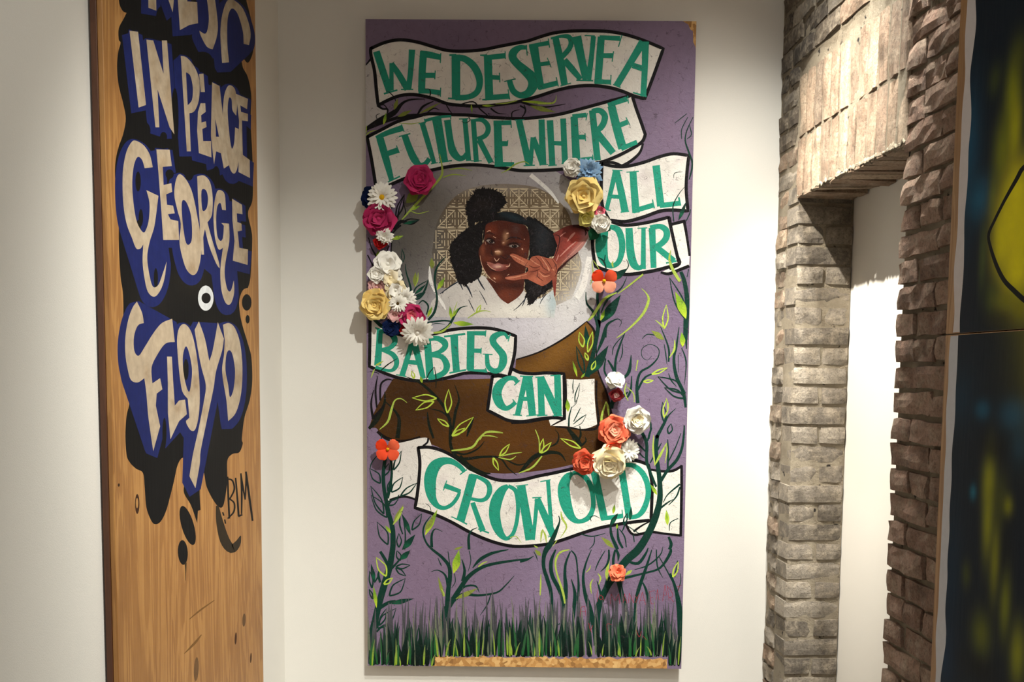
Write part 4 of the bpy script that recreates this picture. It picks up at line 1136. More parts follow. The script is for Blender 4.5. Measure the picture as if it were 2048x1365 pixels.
# lower right: main stem of the right plant
plant('flower_stem', ['L 850 1120 44 850 800 50 860 620 70 940 430 70 1000 330 76 1080 220 84 1180 100 86 1290 0 88 J 1450 1200 82 1540 1000 78 1590 800 66 1590 600 56 1570 430 50 1545 250 50 1560 80 46 H 1560 1330 40 1640 1180 32 1690 1090 18 1775 1008 5', 'J 1600 590 36 1680 460 36 1780 350 36 1840 220 30 1862 80 25 1870 -50 14', 'J 1550 650 26 1480 480 32 1440 350 36 1440 150 38 1370 0 36 H 1400 1250 36 1340 1180 24', 'J 1680 460 22 1685 250 22 1680 110 10', 'J 1690 360 14 1770 200 14 1832 40 8', 'J 1440 260 16 1370 190 20 1330 150 6', 'J 1430 330 10 1380 290 16 1330 210 6', 'J 1450 130 20 1480 30 24 1500 -20 10', 'J 1480 380 14 1560 240 22 1610 150 8', 'J 1590 900 24 1680 830 18 1740 795 6', 'J 1630 830 8 1680 740 14 1820 620 22', 'J 1690 860 8 1780 760 18 1820 650 18', 'J 1700 1150 8 1710 1060 12 1800 1010 8', 'L 1080 350 56 1110 480 50 1150 640 60 1180 800 30', 'L 960 300 30 930 430 40', 'L 1180 130 24 1290 150 36 1370 50 26 1400 -20 10', 'L 1140 310 30 1350 260 22 1530 200 24 1640 40 34 1640 -20 20', 'L 1250 220 6 1400 170 16 1530 60 14 1560 -30 6', 'L 1490 0 12 1500 180 16 1560 310 5', 'L 1520 80 10 1600 220 14 1660 340 12', 'L 1240 900 20 1260 600 30 1300 420 40 1380 190 30 1440 0 10', 'L 1340 360 16 1390 500 30 1420 900 30 1420 1100 20', 'L 1640 260 20 1700 430 36 1740 640 60 1750 900 60 1740 1150 40', 'L 1720 120 10 1690 300 14', 'L 1720 460 10 1755 350 10 1750 260 6', 'J 1290 1200 14 1300 1280 12', 'J 1230 1100 10 1350 1180 10', 'J 1690 1220 26 1720 1300 36 1700 1365 36'],
      dfill=[('J', 1250, 1035, 1266, 875, 44), ('J', 1035, 1085, 1118, 945, 44)], dline=[('H', 1640, 1165, 1622, 935, 60), ('H', 1690, 1300, 1720, 1180, 60), ('J', 1030, 1090, 1100, 960, 40), ('J', 1180, 1080, 1220, 950, 40)],
      lfill=[('J', 1560, 745, 1480, 618, 44), ('J', 1680, 1090, 1664, 908, 54), ('J', 1058, 960, 1076, 848, 40)], lline=[('J', 1675, 1070, 1665, 930, 40), ('H', 1640, 1110, 1670, 900, 60), ('L', 1670, 300, 1730, 130, 50)],
      lstroke=['J 1530 410 8 1590 300 30 1670 150 8', 'J 1535 400 10 1515 230 22 1520 60 5', 'J 1650 380 6 1672 250 16 1668 150 5', 'L 950 340 6 950 250 40 975 120 6', 'L 1150 280 6 1190 250 36 1225 225 5', 'L 980 340 8 1005 280 10'])
# vines below the last banner
plant('vine', ['J 1030 1100 22 1040 1200 34 1090 1320 40 1110 1365 36', 'J 1110 1110 14 1120 1250 30 1170 1350 24', 'J 1130 1130 10 1190 1220 16 1210 1340 10', 'J 1200 1050 10 1180 1120 16 1160 1160 8', 'J 700 1190 14 820 1215 14 970 1180 6', 'J 850 1220 8 840 1300 12 790 1360 6', 'J 440 980 10 450 1050 18 400 1180 44 340 1310 60 300 1365 60 L 260 80 44 260 200 40 300 330 44 340 480 40 350 700 30 350 950 16', 'L 390 0 16 340 130 40 350 280 44 430 440 44 470 560 40 480 700 34', 'L 480 900 20 500 460 46 490 280 34 500 150 26 550 20 14', 'L 560 10 14 610 80 18 630 250 16 640 400 26 630 640 24 620 900 14', 'L 560 320 6 600 480 36 590 640 40 580 900 16', 'L 780 0 8 720 150 20 690 300 30 710 480 40 760 640 56 810 860 50 820 1050 30', 'L 820 230 8 860 130 14 930 10 8', 'L 880 240 6 940 180 20 970 100 24 970 0 18', 'L 1040 0 20 1020 100 30 1020 190 24', 'L 1050 0 24 1075 60 30 1070 130 8', 'L 840 340 8 870 440 24 880 500 20', 'L 0 130 30 80 110 22 150 70 6', 'L 150 20 6 180 80 12 190 120 4', 'L 480 700 30 470 780 20 400 830 5', 'J 810 1040 8 800 1000 10 850 980 10 910 1010 4'],
      dulls=[('J', 1070, 1350, 920, 1220, 60), ('L', 230, 70, 160, 0, 50)], lfill=[('J', 1100, 1130, 1105, 1070, 30)], lline=[],
      lstroke=['J 465 930 6 480 1010 24 530 1110 18 460 1230 5', 'J 235 1280 6 245 1180 22 260 1130 6', 'J 260 1140 8 290 1210 22 300 1290 5', 'J 160 1320 8 200 1345 20', 'J 370 1330 6 420 1260 10', 'L 490 590 14 470 470 26 400 250 18 390 120 22 440 30 22 540 0 10', 'L 220 500 12 225 380 18 228 270 6', 'L 720 250 6 760 210 12 770 170 4', 'L 780 480 8 770 380 18 800 320 5', 'L 860 380 6 880 310 20 850 260 6'])
# upper right plant
plant('flower_stem', ['H 760 650 60 830 400 48 880 150 46 900 0 46 F 890 1230 40 890 1000 34 880 860 30 905 720 20', 'F 890 1240 30 840 1060 30 760 950 20 750 820 8', 'F 920 1060 10 1000 900 26 1150 780 16 1215 650 6', 'F 965 1340 40 990 1200 26 1100 1130 12 1155 1160 8 1130 1220 5', 'H 870 390 10 940 220 42 990 60 30 1080 0 15', 'H 1080 640 30 1090 450 26 1140 280 22 1195 150 8', 'H 1050 400 6 1070 300 12 1180 170 6', 'H 1130 480 6 1165 380 12 1165 270 6', 'H 1010 680 20 960 580 22 975 440 14', 'H 1000 460 16 1060 560 30 1075 640 26', 'H 1150 690 10 1240 590 40 1265 400 8', 'H 1210 900 20 1260 800 26 1270 640 10', 'H 1040 1010 40 1060 930 50 1160 880 40 1230 820 10', 'F 980 560 14 950 470 22 880 420 6', 'F 960 470 14 970 400 10', 'F 1210 450 6 1235 520 12 1200 580 8', 'F 800 690 6 860 690 14'],
      dfill=[('F', 920, 1175, 1148, 850, 130), ('F', 1020, 690, 1232, 548, 90), ('H', 780, 640, 1008, 290, 130), ('H', 770, 340, 742, 60, 70)], dline=[('H', 730, 620, 640, 300, 70)],
      lfill=[('H', 650, 652, 598, 465, 34), ('H', 695, 662, 742, 605, 28), ('F', 915, 1150, 965, 1020, 44)], lline=[('H', 716, 312, 676, 140, 70), ('H', 772, 370, 826, 130, 60), ('H', 772, 462, 738, 372, 36), ('H', 815, 570, 860, 465, 46)],
      lstroke=['F 770 1150 10 830 1090 30 960 900 30 1100 830 12', 'F 800 740 6 830 620 12 820 470 6', 'F 900 560 6 860 500 10 830 460 5', 'F 1060 540 10 1050 500 22 1060 470 8', 'F 1100 1345 8 1250 1230 20 1400 1070 30 1462 920 30 1440 840 15 1380 780 5', 'F 1110 845 8 1250 740 18 1400 620 20'])
plant('flower_stem', ['H 1340 950 40 1330 750 34 1370 600 26 1480 530 22 1570 430 14 1575 330 10 1480 280 8 1390 330 8 1390 420 8 1450 460 6 1500 410 5', 'H 1340 800 26 1430 650 22 1600 595 12 1680 560 4', 'H 1885 1000 26 1860 830 40 1780 650 40 1750 450 32 1780 300 26 1810 80 8', 'F 1880 1365 50 1890 1150 60 1900 900 52 1870 700 46 1830 590 36', 'H 1885 0 50 1888 200 30 1895 330 8', 'H 1690 480 20 1690 320 22 1600 80 8', 'H 1640 280 8 1660 400 14 1670 500 6', 'H 1390 215 6 1450 165 10 1560 180 10', 'H 1690 610 8 1720 690 16 1780 760 8', 'H 1840 320 8 1890 480 16 1870 740 5', 'D 1970 80 6 1900 230 12 1880 350 16 1920 480 20 1962 620 22 1925 790 12', 'D 1840 330 8 1840 220 10 1910 80 6', 'D 1930 180 8 1950 280 10 1900 330 6', 'D 1760 150 4 1850 80 8 1900 40 4', 'D 1750 1270 12 1740 1100 14 1800 970 10 1870 880 5', 'D 1750 780 5 1760 720 8 1850 705 5', 'D 1890 1265 10 1930 1180 12 1940 1130 8', 'F 1900 650 8 1920 560 10', 'H 1800 400 8 1800 600 6', 'H 1470 1360 6 1490 1220 20 1480 1130 6'],
      dfill=[('D', 1800, 1262, 1895, 1035, 50)], dline=[('F', 1885, 1135, 1700, 655, 110), ('H', 1880, 835, 1565, 645, 130), ('H', 1875, 895, 1640, 770, 90)],
      lfill=[('F', 1890, 1130, 1765, 815, 110), ('H', 1850, 310, 1840, 140, 70)], dulls=[('H', 1640, 230, 1490, 120, 70)],
      lline=[('F', 1640, 1240, 1665, 965, 70), ('H', 1500, 620, 1680, 545, 40), ('H', 1405, 705, 1520, 690, 34)],
      lstroke=['F 1820 700 36 1740 570 34 1700 450 26 1715 345 8', 'F 1640 1240 10 1600 1190 16 1540 1140 6', 'H 1700 430 8 1755 340 24 1760 230 8', 'H 1320 580 8 1340 460 16', 'H 1640 1120 8 1690 990 12 1660 890 4', 'H 1230 920 8 1190 820 16 1210 720 8', 'H 1300 940 6 1290 840 12 1210 760 6'])
# sprigs on the small white fold
plant('sprig', ['H 555 1215 22 560 1100 18 590 990 8', 'H 610 830 8 600 760 12 610 680 6', 'H 625 940 10 630 850 14 680 720 6', 'H 620 960 5 660 880 8 680 740 4', 'H 610 1160 10 660 1060 12 690 1000 6', 'H 605 1190 8 690 1120 14 755 1080 6', 'H 610 1220 4 700 1180 8 755 1080 4', 'H 590 1000 5 640 950 7 650 890 4'], lfill=[('H', 545, 1050, 535, 900, 60)])

# grass along the lower edge
gr = random.Random(21)
def blades(n, hmin, hmax, wmin, wmax):
    out = []
    for _ in range(n):
        x = gr.uniform(738, 1361)
        h = gr.uniform(hmin, hmax)
        w = gr.uniform(wmin, wmax)
        lean = gr.uniform(-10, 10)
        yb = (1331 if x < 868 or x > 1338 else 1313) + gr.uniform(-3, 2.5)
        xt = min(max(x + lean, 736), 1362)
        out.append([(min(max(x, 741), 1357), yb, w * .6), (x + (xt - x) * .25, yb - h * .4, w), (x + (xt - x) * .6, yb - h * .75, w * .6), (xt, yb - h, .6)])
    return out
for n, hm, hx, w0, w1, c in ((130, 60, 140, 4, 9, ((10, 34, 26), (92, 88, 96))), (110, 30, 95, 4, 9, ((8, 36, 24), (40, 66, 56))), (60, 50, 120, 3, 5, ((84, 100, 70), (120, 118, 110))), (120, 25, 85, 4, 8, ((4, 14, 12), (14, 44, 34))), (36, 22, 80, 3, 6, ((24, 90, 40), (56, 84, 60))), (32, 18, 60, 2.5, 4.5, ((140, 170, 44), (104, 118, 80)))):
    pb.next()
    pb.strokes('painted_grass', blades(n, hm, hx, w0, w1), c, kind='stuff')

# hand lettered signature in thin red
pb.next()
sig = ['Q 480 170 6 460 260 8 470 380 6', 'Q 525 262 7 500 300 7 525 345 7 560 310 7 530 262 7', 'Q 560 280 5 575 350 5 610 330 4', 'Q 690 420 8 700 240 8', 'Q 700 245 7 770 360 7', 'Q 770 360 7 830 240 7', 'Q 832 245 8 850 420 8', 'Q 905 400 6 930 240 7', 'Q 930 240 7 975 410 6', 'Q 915 350 5 965 350 5', 'Q 1000 400 7 1010 230 7', 'Q 1010 232 7 1085 400 7', 'Q 1080 280 5 1090 400 6', 'Q 1120 400 6 1140 330 6', 'Q 1105 260 6 1140 330 6', 'Q 1180 240 6 1140 330 6', 'Q 1180 420 6 1235 210 7', 'Q 1235 210 7 1290 430 7', 'Q 1190 350 5 1280 360 5', 'Q 1360 200 6 1385 415 7', 'Q 1350 210 6 1450 185 5', 'Q 1370 310 5 1420 300 5', 'Q 1380 415 6 1440 412 5', 'Q 1470 350 6 1490 170 7', 'Q 1490 170 7 1520 350 6', 'Q 1580 370 6 1620 90 7', 'Q 1620 90 7 1650 270 6', 'Q 1590 270 5 1650 262 5', 'Q 1660 100 6 1690 360 6', 'Q 1660 110 5 1740 220 8 1750 290 7 1690 300 5', 'Q 1700 300 6 1770 380 7', 'Q 1820 120 5 1900 105 5', 'Q 1860 110 5 1850 200 5',
       'Q 170 640 6 190 480 8 260 460 6', 'Q 190 550 6 270 540 6', 'Q 250 460 6 270 620 7', 'Q 320 740 6 350 860 10 390 780 6', 'Q 330 820 6 370 900 8', 'Q 640 880 5 630 760 6 720 770 5', 'Q 1130 860 6 1180 980 8 1220 880 6', 'Q 1240 960 5 1310 1030 6']
pb.strokes('signature', sig, (150, 44, 56), kind='stuff')
# chipped wood at the upper right corner shows through the purple ground

# ------------------------------------------------------------------ fabric flowers fixed on the panel
def mat_petal(name, c, c2=None, rough=0.85):
    t = NT(name)
    v = t.coords()
    inf = t.n('ShaderNodeObjectInfo')
    base = t.mix(inf.outputs['Random'], lin(c), lin(c2 or tuple(min(255, int(x * .9 + 14)) for x in c)))
    st = t.noise(v, 180, 3)
    t.col(t.mix(0.35, base, t.ramp(st, [(0.3, (.72, .72, .72)), (0.7, (1, 1, 1))]), 'MULTIPLY'))
    t.bump(st, 0.15, 0.001)
    t.rough(rough)
    t.b.inputs['Specular IOR Level'].default_value = 0.12
    return t.m

PET = {'white': mat_petal('white_fabric_petal', (248, 245, 236), (240, 236, 224)), 'cream': mat_petal('cream_fabric_petal', (246, 230, 186), (248, 236, 206)),
       'yellow': mat_petal('yellow_fabric_petal', (246, 224, 150), (238, 200, 112)), 'magenta': mat_petal('magenta_fabric_petal', (158, 26, 74), (190, 56, 104)),
       'pink': mat_petal('pale_pink_fabric_petal', (222, 178, 172), (214, 160, 160)), 'rosy': mat_petal('rose_pink_fabric_petal', (214, 84, 108), (224, 110, 128)),
       'red': mat_petal('red_fabric_petal', (150, 12, 16), (176, 26, 24)), 'navy': mat_petal('navy_fabric_petal', (8, 20, 52), (14, 32, 74)),
       'blue': mat_petal('pale_blue_fabric_petal', (120, 156, 192), (152, 182, 210)), 'coral': mat_petal('coral_fabric_petal', (226, 90, 62), (236, 126, 92)),
       'orange': mat_petal('orange_fabric_petal', (226, 62, 28), (234, 110, 76)), 'peach': mat_petal('peach_fabric_petal', (236, 140, 112), (238, 166, 136)),
       'wine': mat_petal('wine_fabric_petal', (146, 40, 52), (170, 70, 72)), 'green': mat_petal('green_fabric_leaf', (18, 66, 44), (26, 84, 52)),
       'goldc': mat_petal('golden_flower_centre', (222, 176, 30), (206, 150, 20)), 'darkc': mat_petal('dark_flower_centre', (60, 44, 20), (84, 64, 24)), 'lemon': mat_petal('green_yellow_petal', (206, 196, 84), (226, 214, 140))}

_pm = {}
def petal_mesh(kind):
    """unit petal: base at origin, grows along +x, opens towards -y (the viewer)"""
    if kind in _pm:
        return _pm[kind]
    nu, nv = (6, 5)
    vs_, fs = [], []
    for i in range(nu):
        t = i / (nu - 1)
        if kind == 'broad':
            w = (0.28 + 1.05 * sin(pi * min(1, t * .86 + .06)) ** .8) * .56
            if i == nu - 1: w *= .62
        elif kind == 'daisy':
            w = 0.04 + .10 * sin(pi * (t * .62 + .06))
            if i == nu - 1: w *= .72
        elif kind == 'narrow':
            w = .06 + .10 * sin(pi * (t * .8 + .12))
            if i == nu - 1: w *= .6
        elif kind == 'pansy':
            w = .07 + .42 * sin(pi * min(1, t * .70 + .04))
            if i == nu - 1: w *= .8
        else:                                    # leaf
            w = .03 + .32 * sin(pi * t) ** .9
        for j in range(nv):
            s = j / (nv - 1) * 2 - 1
            x = t * (1 - .10 * s * s * (t ** 2))
            z = s * w
            if kind == 'broad':
                y = .16 * s * s * -1.0 * w / .5 - .10 * sin(pi * t) + (.22 * max(0, t - .7) / .3) + .03 * sin(9 * s + 2) * t
                y += .26 * t * t * -.2
            elif kind == 'pansy':
                y = -.10 * sin(pi * t) + .05 * cos(7 * s) * t
            else:
                y = -.10 * sin(pi * t) - .12 * s * s * w
            vs_.append((x, y, z))
    for i in range(nu - 1):
        for j in range(nv - 1):
            k = i * nv + j
            fs.append((k, k + nv, k + nv + 1, k + 1))
    me = mesh('petal', vs_, fs, True)
    _pm[kind] = me
    return me

_mv = {}
def mat_mesh(kind, mat):
    k = (kind, mat)
    if k not in _mv:
        me = (petal_mesh(kind) if kind not in ('dome', 'bud') else dome_mesh(kind)).copy()
        me.materials.append(PET[mat])
        _mv[k] = me
    return _mv[k]

def dome_mesh(kind):
    vs_, fs = [], []
    n, mrings = 10, 5
    for i in range(mrings):
        a = i / (mrings - 1) * pi / 2
        for j in range(n):
            b = 2 * pi * j / n
            rr = cos(a) * (1 + .12 * sin(3 * b + i)) if kind == 'bud' else cos(a) * (1 + .05 * sin(5 * b))
            vs_.append((rr * cos(b), -sin(a), rr * sin(b)))
    for i in range(mrings - 1):
        for j in range(n):
            a, b = i * n + j, i * n + (j + 1) % n
            fs.append((a, b, b + n, a + n))
    return mesh('dome', vs_, fs, True)

fr_ = random.Random(99)
def add_petal(root, kind, mat, ang, tilt, size, r0, depth, wide=1.0, roll=0.0, name='petal'):
    """petal at angle ang round the flower axis (-y), lifted by tilt towards the viewer"""
    o = obj(name, mat_mesh(kind, mat), None, root)
    # local frame: x outwards, y away from the viewer
    Rm = Matrix.Rotation(-ang, 4, 'Y') @ Matrix.Translation((r0, -depth, 0)) @ Matrix.Rotation(-tilt, 4, 'Z') @ Matrix.Rotation(roll, 4, 'X') @ Matrix.Diagonal((size, size, size * wide, 1))
    o.matrix_local = Rm
    return o

def flower(kind, px, py, rpx, mats, label, depth=0.03, lean=(0, 0), group=None, spin=None):
    u, v = P_BACK.uv(px, py)
    r = rpx / 525.0
    nm = {'rose': 'fabric_rose', 'daisy': 'fabric_daisy', 'pansy': 'fabric_pansy', 'mum': 'fabric_chrysanthemum', 'bud': 'fabric_rosebud', 'open': 'fabric_blossom'}[kind]
    root = thing(nm, label, 'flower', (u, -pb.top * 0.000006 - 0.003, 0.40 + v), (lean[0], 0, lean[1]), group)
    sp = spin if spin is not None else fr_.uniform(0, 6.28)
    def bud(mat, size, d):
        o = obj('flower_centre', mat_mesh('bud' if kind != 'daisy' else 'dome', mat), None, root)
        o.location = (0, -d, 0)
        o.scale = (size, size * 1.1, size)
        return o
    # short calyx that fixes the flower on the board
    cx = obj('calyx', mat_mesh('dome', 'green'), None, root)
    cx.scale = (r * .22, max(depth * .9, .008), r * .22)
    m0 = mats[0]
    m1 = mats[1] if len(mats) > 1 else m0
    if kind == 'rose':
        for ring, (n, tl, sz, r0, d, mm) in enumerate(((6, .28, .98, .06, .35, m0), (5, .72, .74, .07, .42, m0), (4, 1.1, .58, .07, .48, m1), (3, 1.35, .44, .06, .5, m1))):
            for i in range(n):
                add_petal(root, 'broad', mm, sp + ring * .5 + 2 * pi * i / n + fr_.uniform(-.15, .15), tl + fr_.uniform(-.1, .14), r * sz * fr_.uniform(.92, 1.08), r * r0, depth * d * 1.6, 1.05, fr_.uniform(-.3, .3))
        bud(m1, r * .17, depth * .7 + r * .25)
    elif kind == 'bud':
        for ring, (n, tl, sz) in enumerate(((4, .7, .95), (3, 1.15, .85), (3, 1.4, .7))):
            for i in range(n):
                add_petal(root, 'broad', (m0, m0, m1)[ring], sp + ring * .6 + 2 * pi * i / n, tl, r * sz, r * .12, depth * .6, 1.0, fr_.uniform(-.2, .2))
        bud(m1, r * .25, depth * .6 + r * .3)
    elif kind == 'daisy':
        for ring, (n, tl, sz) in enumerate(((19, .10, 1.05), (16, .34, .92), (11, .62, .7))):
            for i in range(n):
                add_petal(root, 'daisy', m0, sp + ring * .2 + 2 * pi * i / n + fr_.uniform(-.08, .08), tl + fr_.uniform(-.08, .08), r * sz * fr_.uniform(.92, 1.05), r * .1, depth * (.7 + ring * .1), 1.0)
        bud(m1, r * .24, depth * .85)
    elif kind == 'mum':
        for ring, (n, tl, sz) in enumerate(((16, .1, 1.0), (14, .4, .85), (12, .75, .68), (8, 1.1, .5))):
            for i in range(n):
                add_petal(root, 'narrow', m0 if ring % 2 else m1, sp + ring * .3 + 2 * pi * i / n + fr_.uniform(-.12, .12), tl + fr_.uniform(-.12, .12), r * sz * fr_.uniform(.85, 1.08), r * .06, depth * (.6 + ring * .12), 1.5)
        bud(m0, r * .14, depth)
    elif kind == 'pansy':
        for i, a in enumerate((.62, 2.52, 3.9, 5.52)):
            add_petal(root, 'pansy', m0 if i < 2 else m1, a, .22, r, r * .08, depth * .8, 1.0)
        bud('goldc', r * .14, depth * .9)
    elif kind == 'open':
        for ring, (n, tl, sz) in enumerate(((5, .2, 1.0), (4, .65, .75))):
            for i in range(n):
                add_petal(root, 'broad', m0 if ring == 0 else m1, sp + ring * .6 + 2 * pi * i / n, tl + fr_.uniform(-.15, .15), r * sz * fr_.uniform(.9, 1.1), r * .06, depth * (.6 + .2 * ring), 1.0, fr_.uniform(-.35, .35))
        bud(m1 if len(mats) < 3 else mats[2], r * .15, depth * .9)
    return root

FLOWERS = [
 ('navy_behind', 'open', 744, 398, 22, ('navy', 'navy'), 'dark navy fabric blossom tucked behind the yellow-centred daisy', .012, (0, 0)),
 ('', 'rose', 842, 365, 30, ('magenta', 'magenta'), 'magenta fabric rose alone under the letters of the second banner', .03, (0, 0)),
 ('', 'daisy', 767, 399, 27, ('white', 'goldc'), 'white fabric daisy with a large yellow centre above a magenta peony', .04, (0, 0)),
 ('', 'rose', 761, 440, 32, ('magenta', 'magenta'), 'large magenta fabric peony below the yellow-centred daisy', .035, (.1, 0)),
 ('', 'bud', 763, 484, 16, ('red', 'red'), 'small bright red fabric bud below the ruffled white carnation', .02, (.2, 0)),
 ('', 'mum', 772, 471, 19, ('white', 'white'), 'small ruffled white carnation between magenta peony and red bud', .045, (.25, 0)),
 ('', 'open', 776, 533, 27, ('white', 'white'), 'loose white fabric blossom with raised petals, top of the left cluster', .03, (-.2, .1)),
 ('', 'bud', 757, 549, 20, ('white', 'white'), 'round white fabric rosebud at the board edge above the pale pink tulip', .05, (.1, 0)),
 ('', 'open', 782, 556, 22, ('white', 'cream'), 'white fabric blossom beside the round white rosebud', .04, (.1, .1)),
 ('', 'bud', 756, 575, 20, ('pink', 'pink'), 'pale pink tulip-shaped fabric bud above the yellow rose', .03, (.1, 0)),
 ('', 'open', 792, 578, 21, ('cream', 'white'), 'cream fabric blossom with a trace of red beneath it', .045, (.2, .1)),
 ('', 'bud', 789, 594, 9, ('red', 'red'), 'tiny red fabric bud squeezed beside the yellow rose', .02, (0, 0)),
 ('', 'daisy', 810, 598, 21, ('white', 'white'), 'all-white fabric daisy in the left cluster beside a dark-eyed blossom', .03, (.1, .1)),
 ('', 'rose', 757, 607, 31, ('yellow', 'yellow'), 'yellow fabric rose at the edge of the board, left cluster', .05, (.15, -.1)),
 ('', 'daisy', 799, 607, 17, ('white', 'darkc'), 'small white fabric daisy with a dark eye beside the yellow rose', .055, (.1, 0)),
 ('', 'open', 792, 628, 19, ('pink', 'pink'), 'pale pink fabric blossom between yellow rose and magenta rose', .035, (.2, 0)),
 ('', 'rose', 823, 632, 27, ('magenta', 'rosy'), 'magenta fabric rose in the left cluster above the navy rose', .035, (.1, .1)),
 ('', 'rose', 784, 656, 18, ('navy', 'navy'), 'small navy blue fabric rose above the first letter of a banner', .03, (.1, 0)),
 ('', 'bud', 814, 662, 15, ('red', 'red'), 'dark red fabric bud half hidden by the shaggy white daisy', .02, (.1, 0)),
 ('', 'daisy', 834, 655, 29, ('white', 'white'), 'shaggy white fabric daisy with drooping petals below the magenta rose', .05, (.45, .15)),
 ('', 'rose', 1147, 339, 19, ('white', 'white'), 'white fabric rose beside the pale blue chrysanthemum', .045, (0, -.2)),
 ('', 'mum', 1177, 347, 28, ('blue', 'blue'), 'pale blue fabric chrysanthemum with many narrow petals', .04, (0, 0)),
 ('', 'rose', 1165, 392, 38, ('yellow', 'yellow'), 'big yellow fabric rose below the pale blue chrysanthemum', .06, (.2, 0)),
 ('', 'bud', 1172, 430, 20, ('lemon', 'lemon'), 'greenish yellow fabric bud hanging under the big yellow rose', .04, (.5, 0)),
 ('', 'bud', 1197, 426, 14, ('rosy', 'pink'), 'small rose-pink fabric bud between yellow and white roses', .04, (.1, 0)),
 ('', 'rose', 1198, 446, 20, ('white', 'white'), 'white fabric rose with a dark green leaf below', .05, (.2, .1)),
 ('', 'pansy', 1206, 561, 26, ('orange', 'peach'), 'orange and peach fabric pansy on a painted stem below two lettered banners', .05, (.15, 0)),
 ('', 'bud', 1231, 783, 17, ('wine', 'pink'), 'dull red fabric bud directly below a white cupped blossom', .03, (.4, 0)),
 ('', 'open', 1228, 768, 18, ('white', 'white'), 'cupped white fabric blossom at the edge of the brown stand', .05, (-.4, 0)),
 ('', 'rose', 1268, 836, 29, ('white', 'cream'), 'white fabric peony at the upper end of the coral cluster', .06, (.1, .1)),
 ('', 'rose', 1226, 862, 32, ('coral', 'peach'), 'large coral fabric rose below the white peony', .055, (-.1, 0)),
 ('', 'bud', 1224, 887, 19, ('coral', 'coral'), 'small tight coral fabric rose above the cream rose', .075, (.2, 0)),
 ('', 'daisy', 1251, 900, 22, ('white', 'white'), 'white fabric daisy half hidden behind the cream rose', .03, (.1, .3)),
 ('', 'rose', 1172, 919, 26, ('coral', 'coral'), 'coral fabric rose at the lower end of the cluster above a banner', .05, (.2, -.2)),
 ('', 'rose', 1216, 916, 37, ('cream', 'cream'), 'large cream fabric rose hanging over a lettered banner', .06, (.35, 0)),
 ('', 'pansy', 778, 895, 25, ('orange', 'orange'), 'orange fabric pansy at the top of a painted stem on a white fold', .035, (.15, 0)),
 ('', 'open', 1233, 1150, 18, ('coral', 'coral'), 'coral fabric blossom low on the panel above the painted grass', .035, (-.5, 0)),
]
for _, kind, px, py, r, mats, label, dep, lean in FLOWERS:
    fl = flower(kind, px, py, r, mats, label, dep, lean, 'fabric flowers on the mural')
    if 'dark green leaf' in label:
        for a, s in ((-2.1, .055), (-.6, .03)):
            add_petal(fl, 'leaf', 'green', a, .1, s, .02, .02, 1.2, 0, 'leaf')

# ------------------------------------------------------------------ tall plywood board with graffiti lettering on the left wall
YN = P_LEFT.uv(221, 682)[0]
YF = P_LEFT.uv(518.5, 682)[0]
tb = thing('graffiti_board', 'tall plywood board with beige block lettering over blue and black spray paint', 'board', (P_LEFT.o.x, P_LEFT.o.y, 0.28), (0, 0, pi / 2))
P_LB = Plane((P_LEFT.o.x, P_LEFT.o.y, 0.28), pi / 2)
BT = 2.60
obj('plywood_sheet', box_mesh('plywood_sheet', YN, YF, 0.0, 0.012, 0, BT, 0.0012), M_PLY, tb)
obj('backing_sheet', box_mesh('backing_sheet', YN - 0.002, YF - 0.01, 0.0122, 0.026, 0.004, BT - 0.004, 0.001), M_PLYEDGE, tb)
pl = Painter(P_LB, tb, M_PLYPAINT)
pl.bound = (YN + .001, YF - .001, 0.0, BT)
CREAM, BLUE, SBLK = (176, 158, 134), (23, 32, 88), (11, 10, 11)
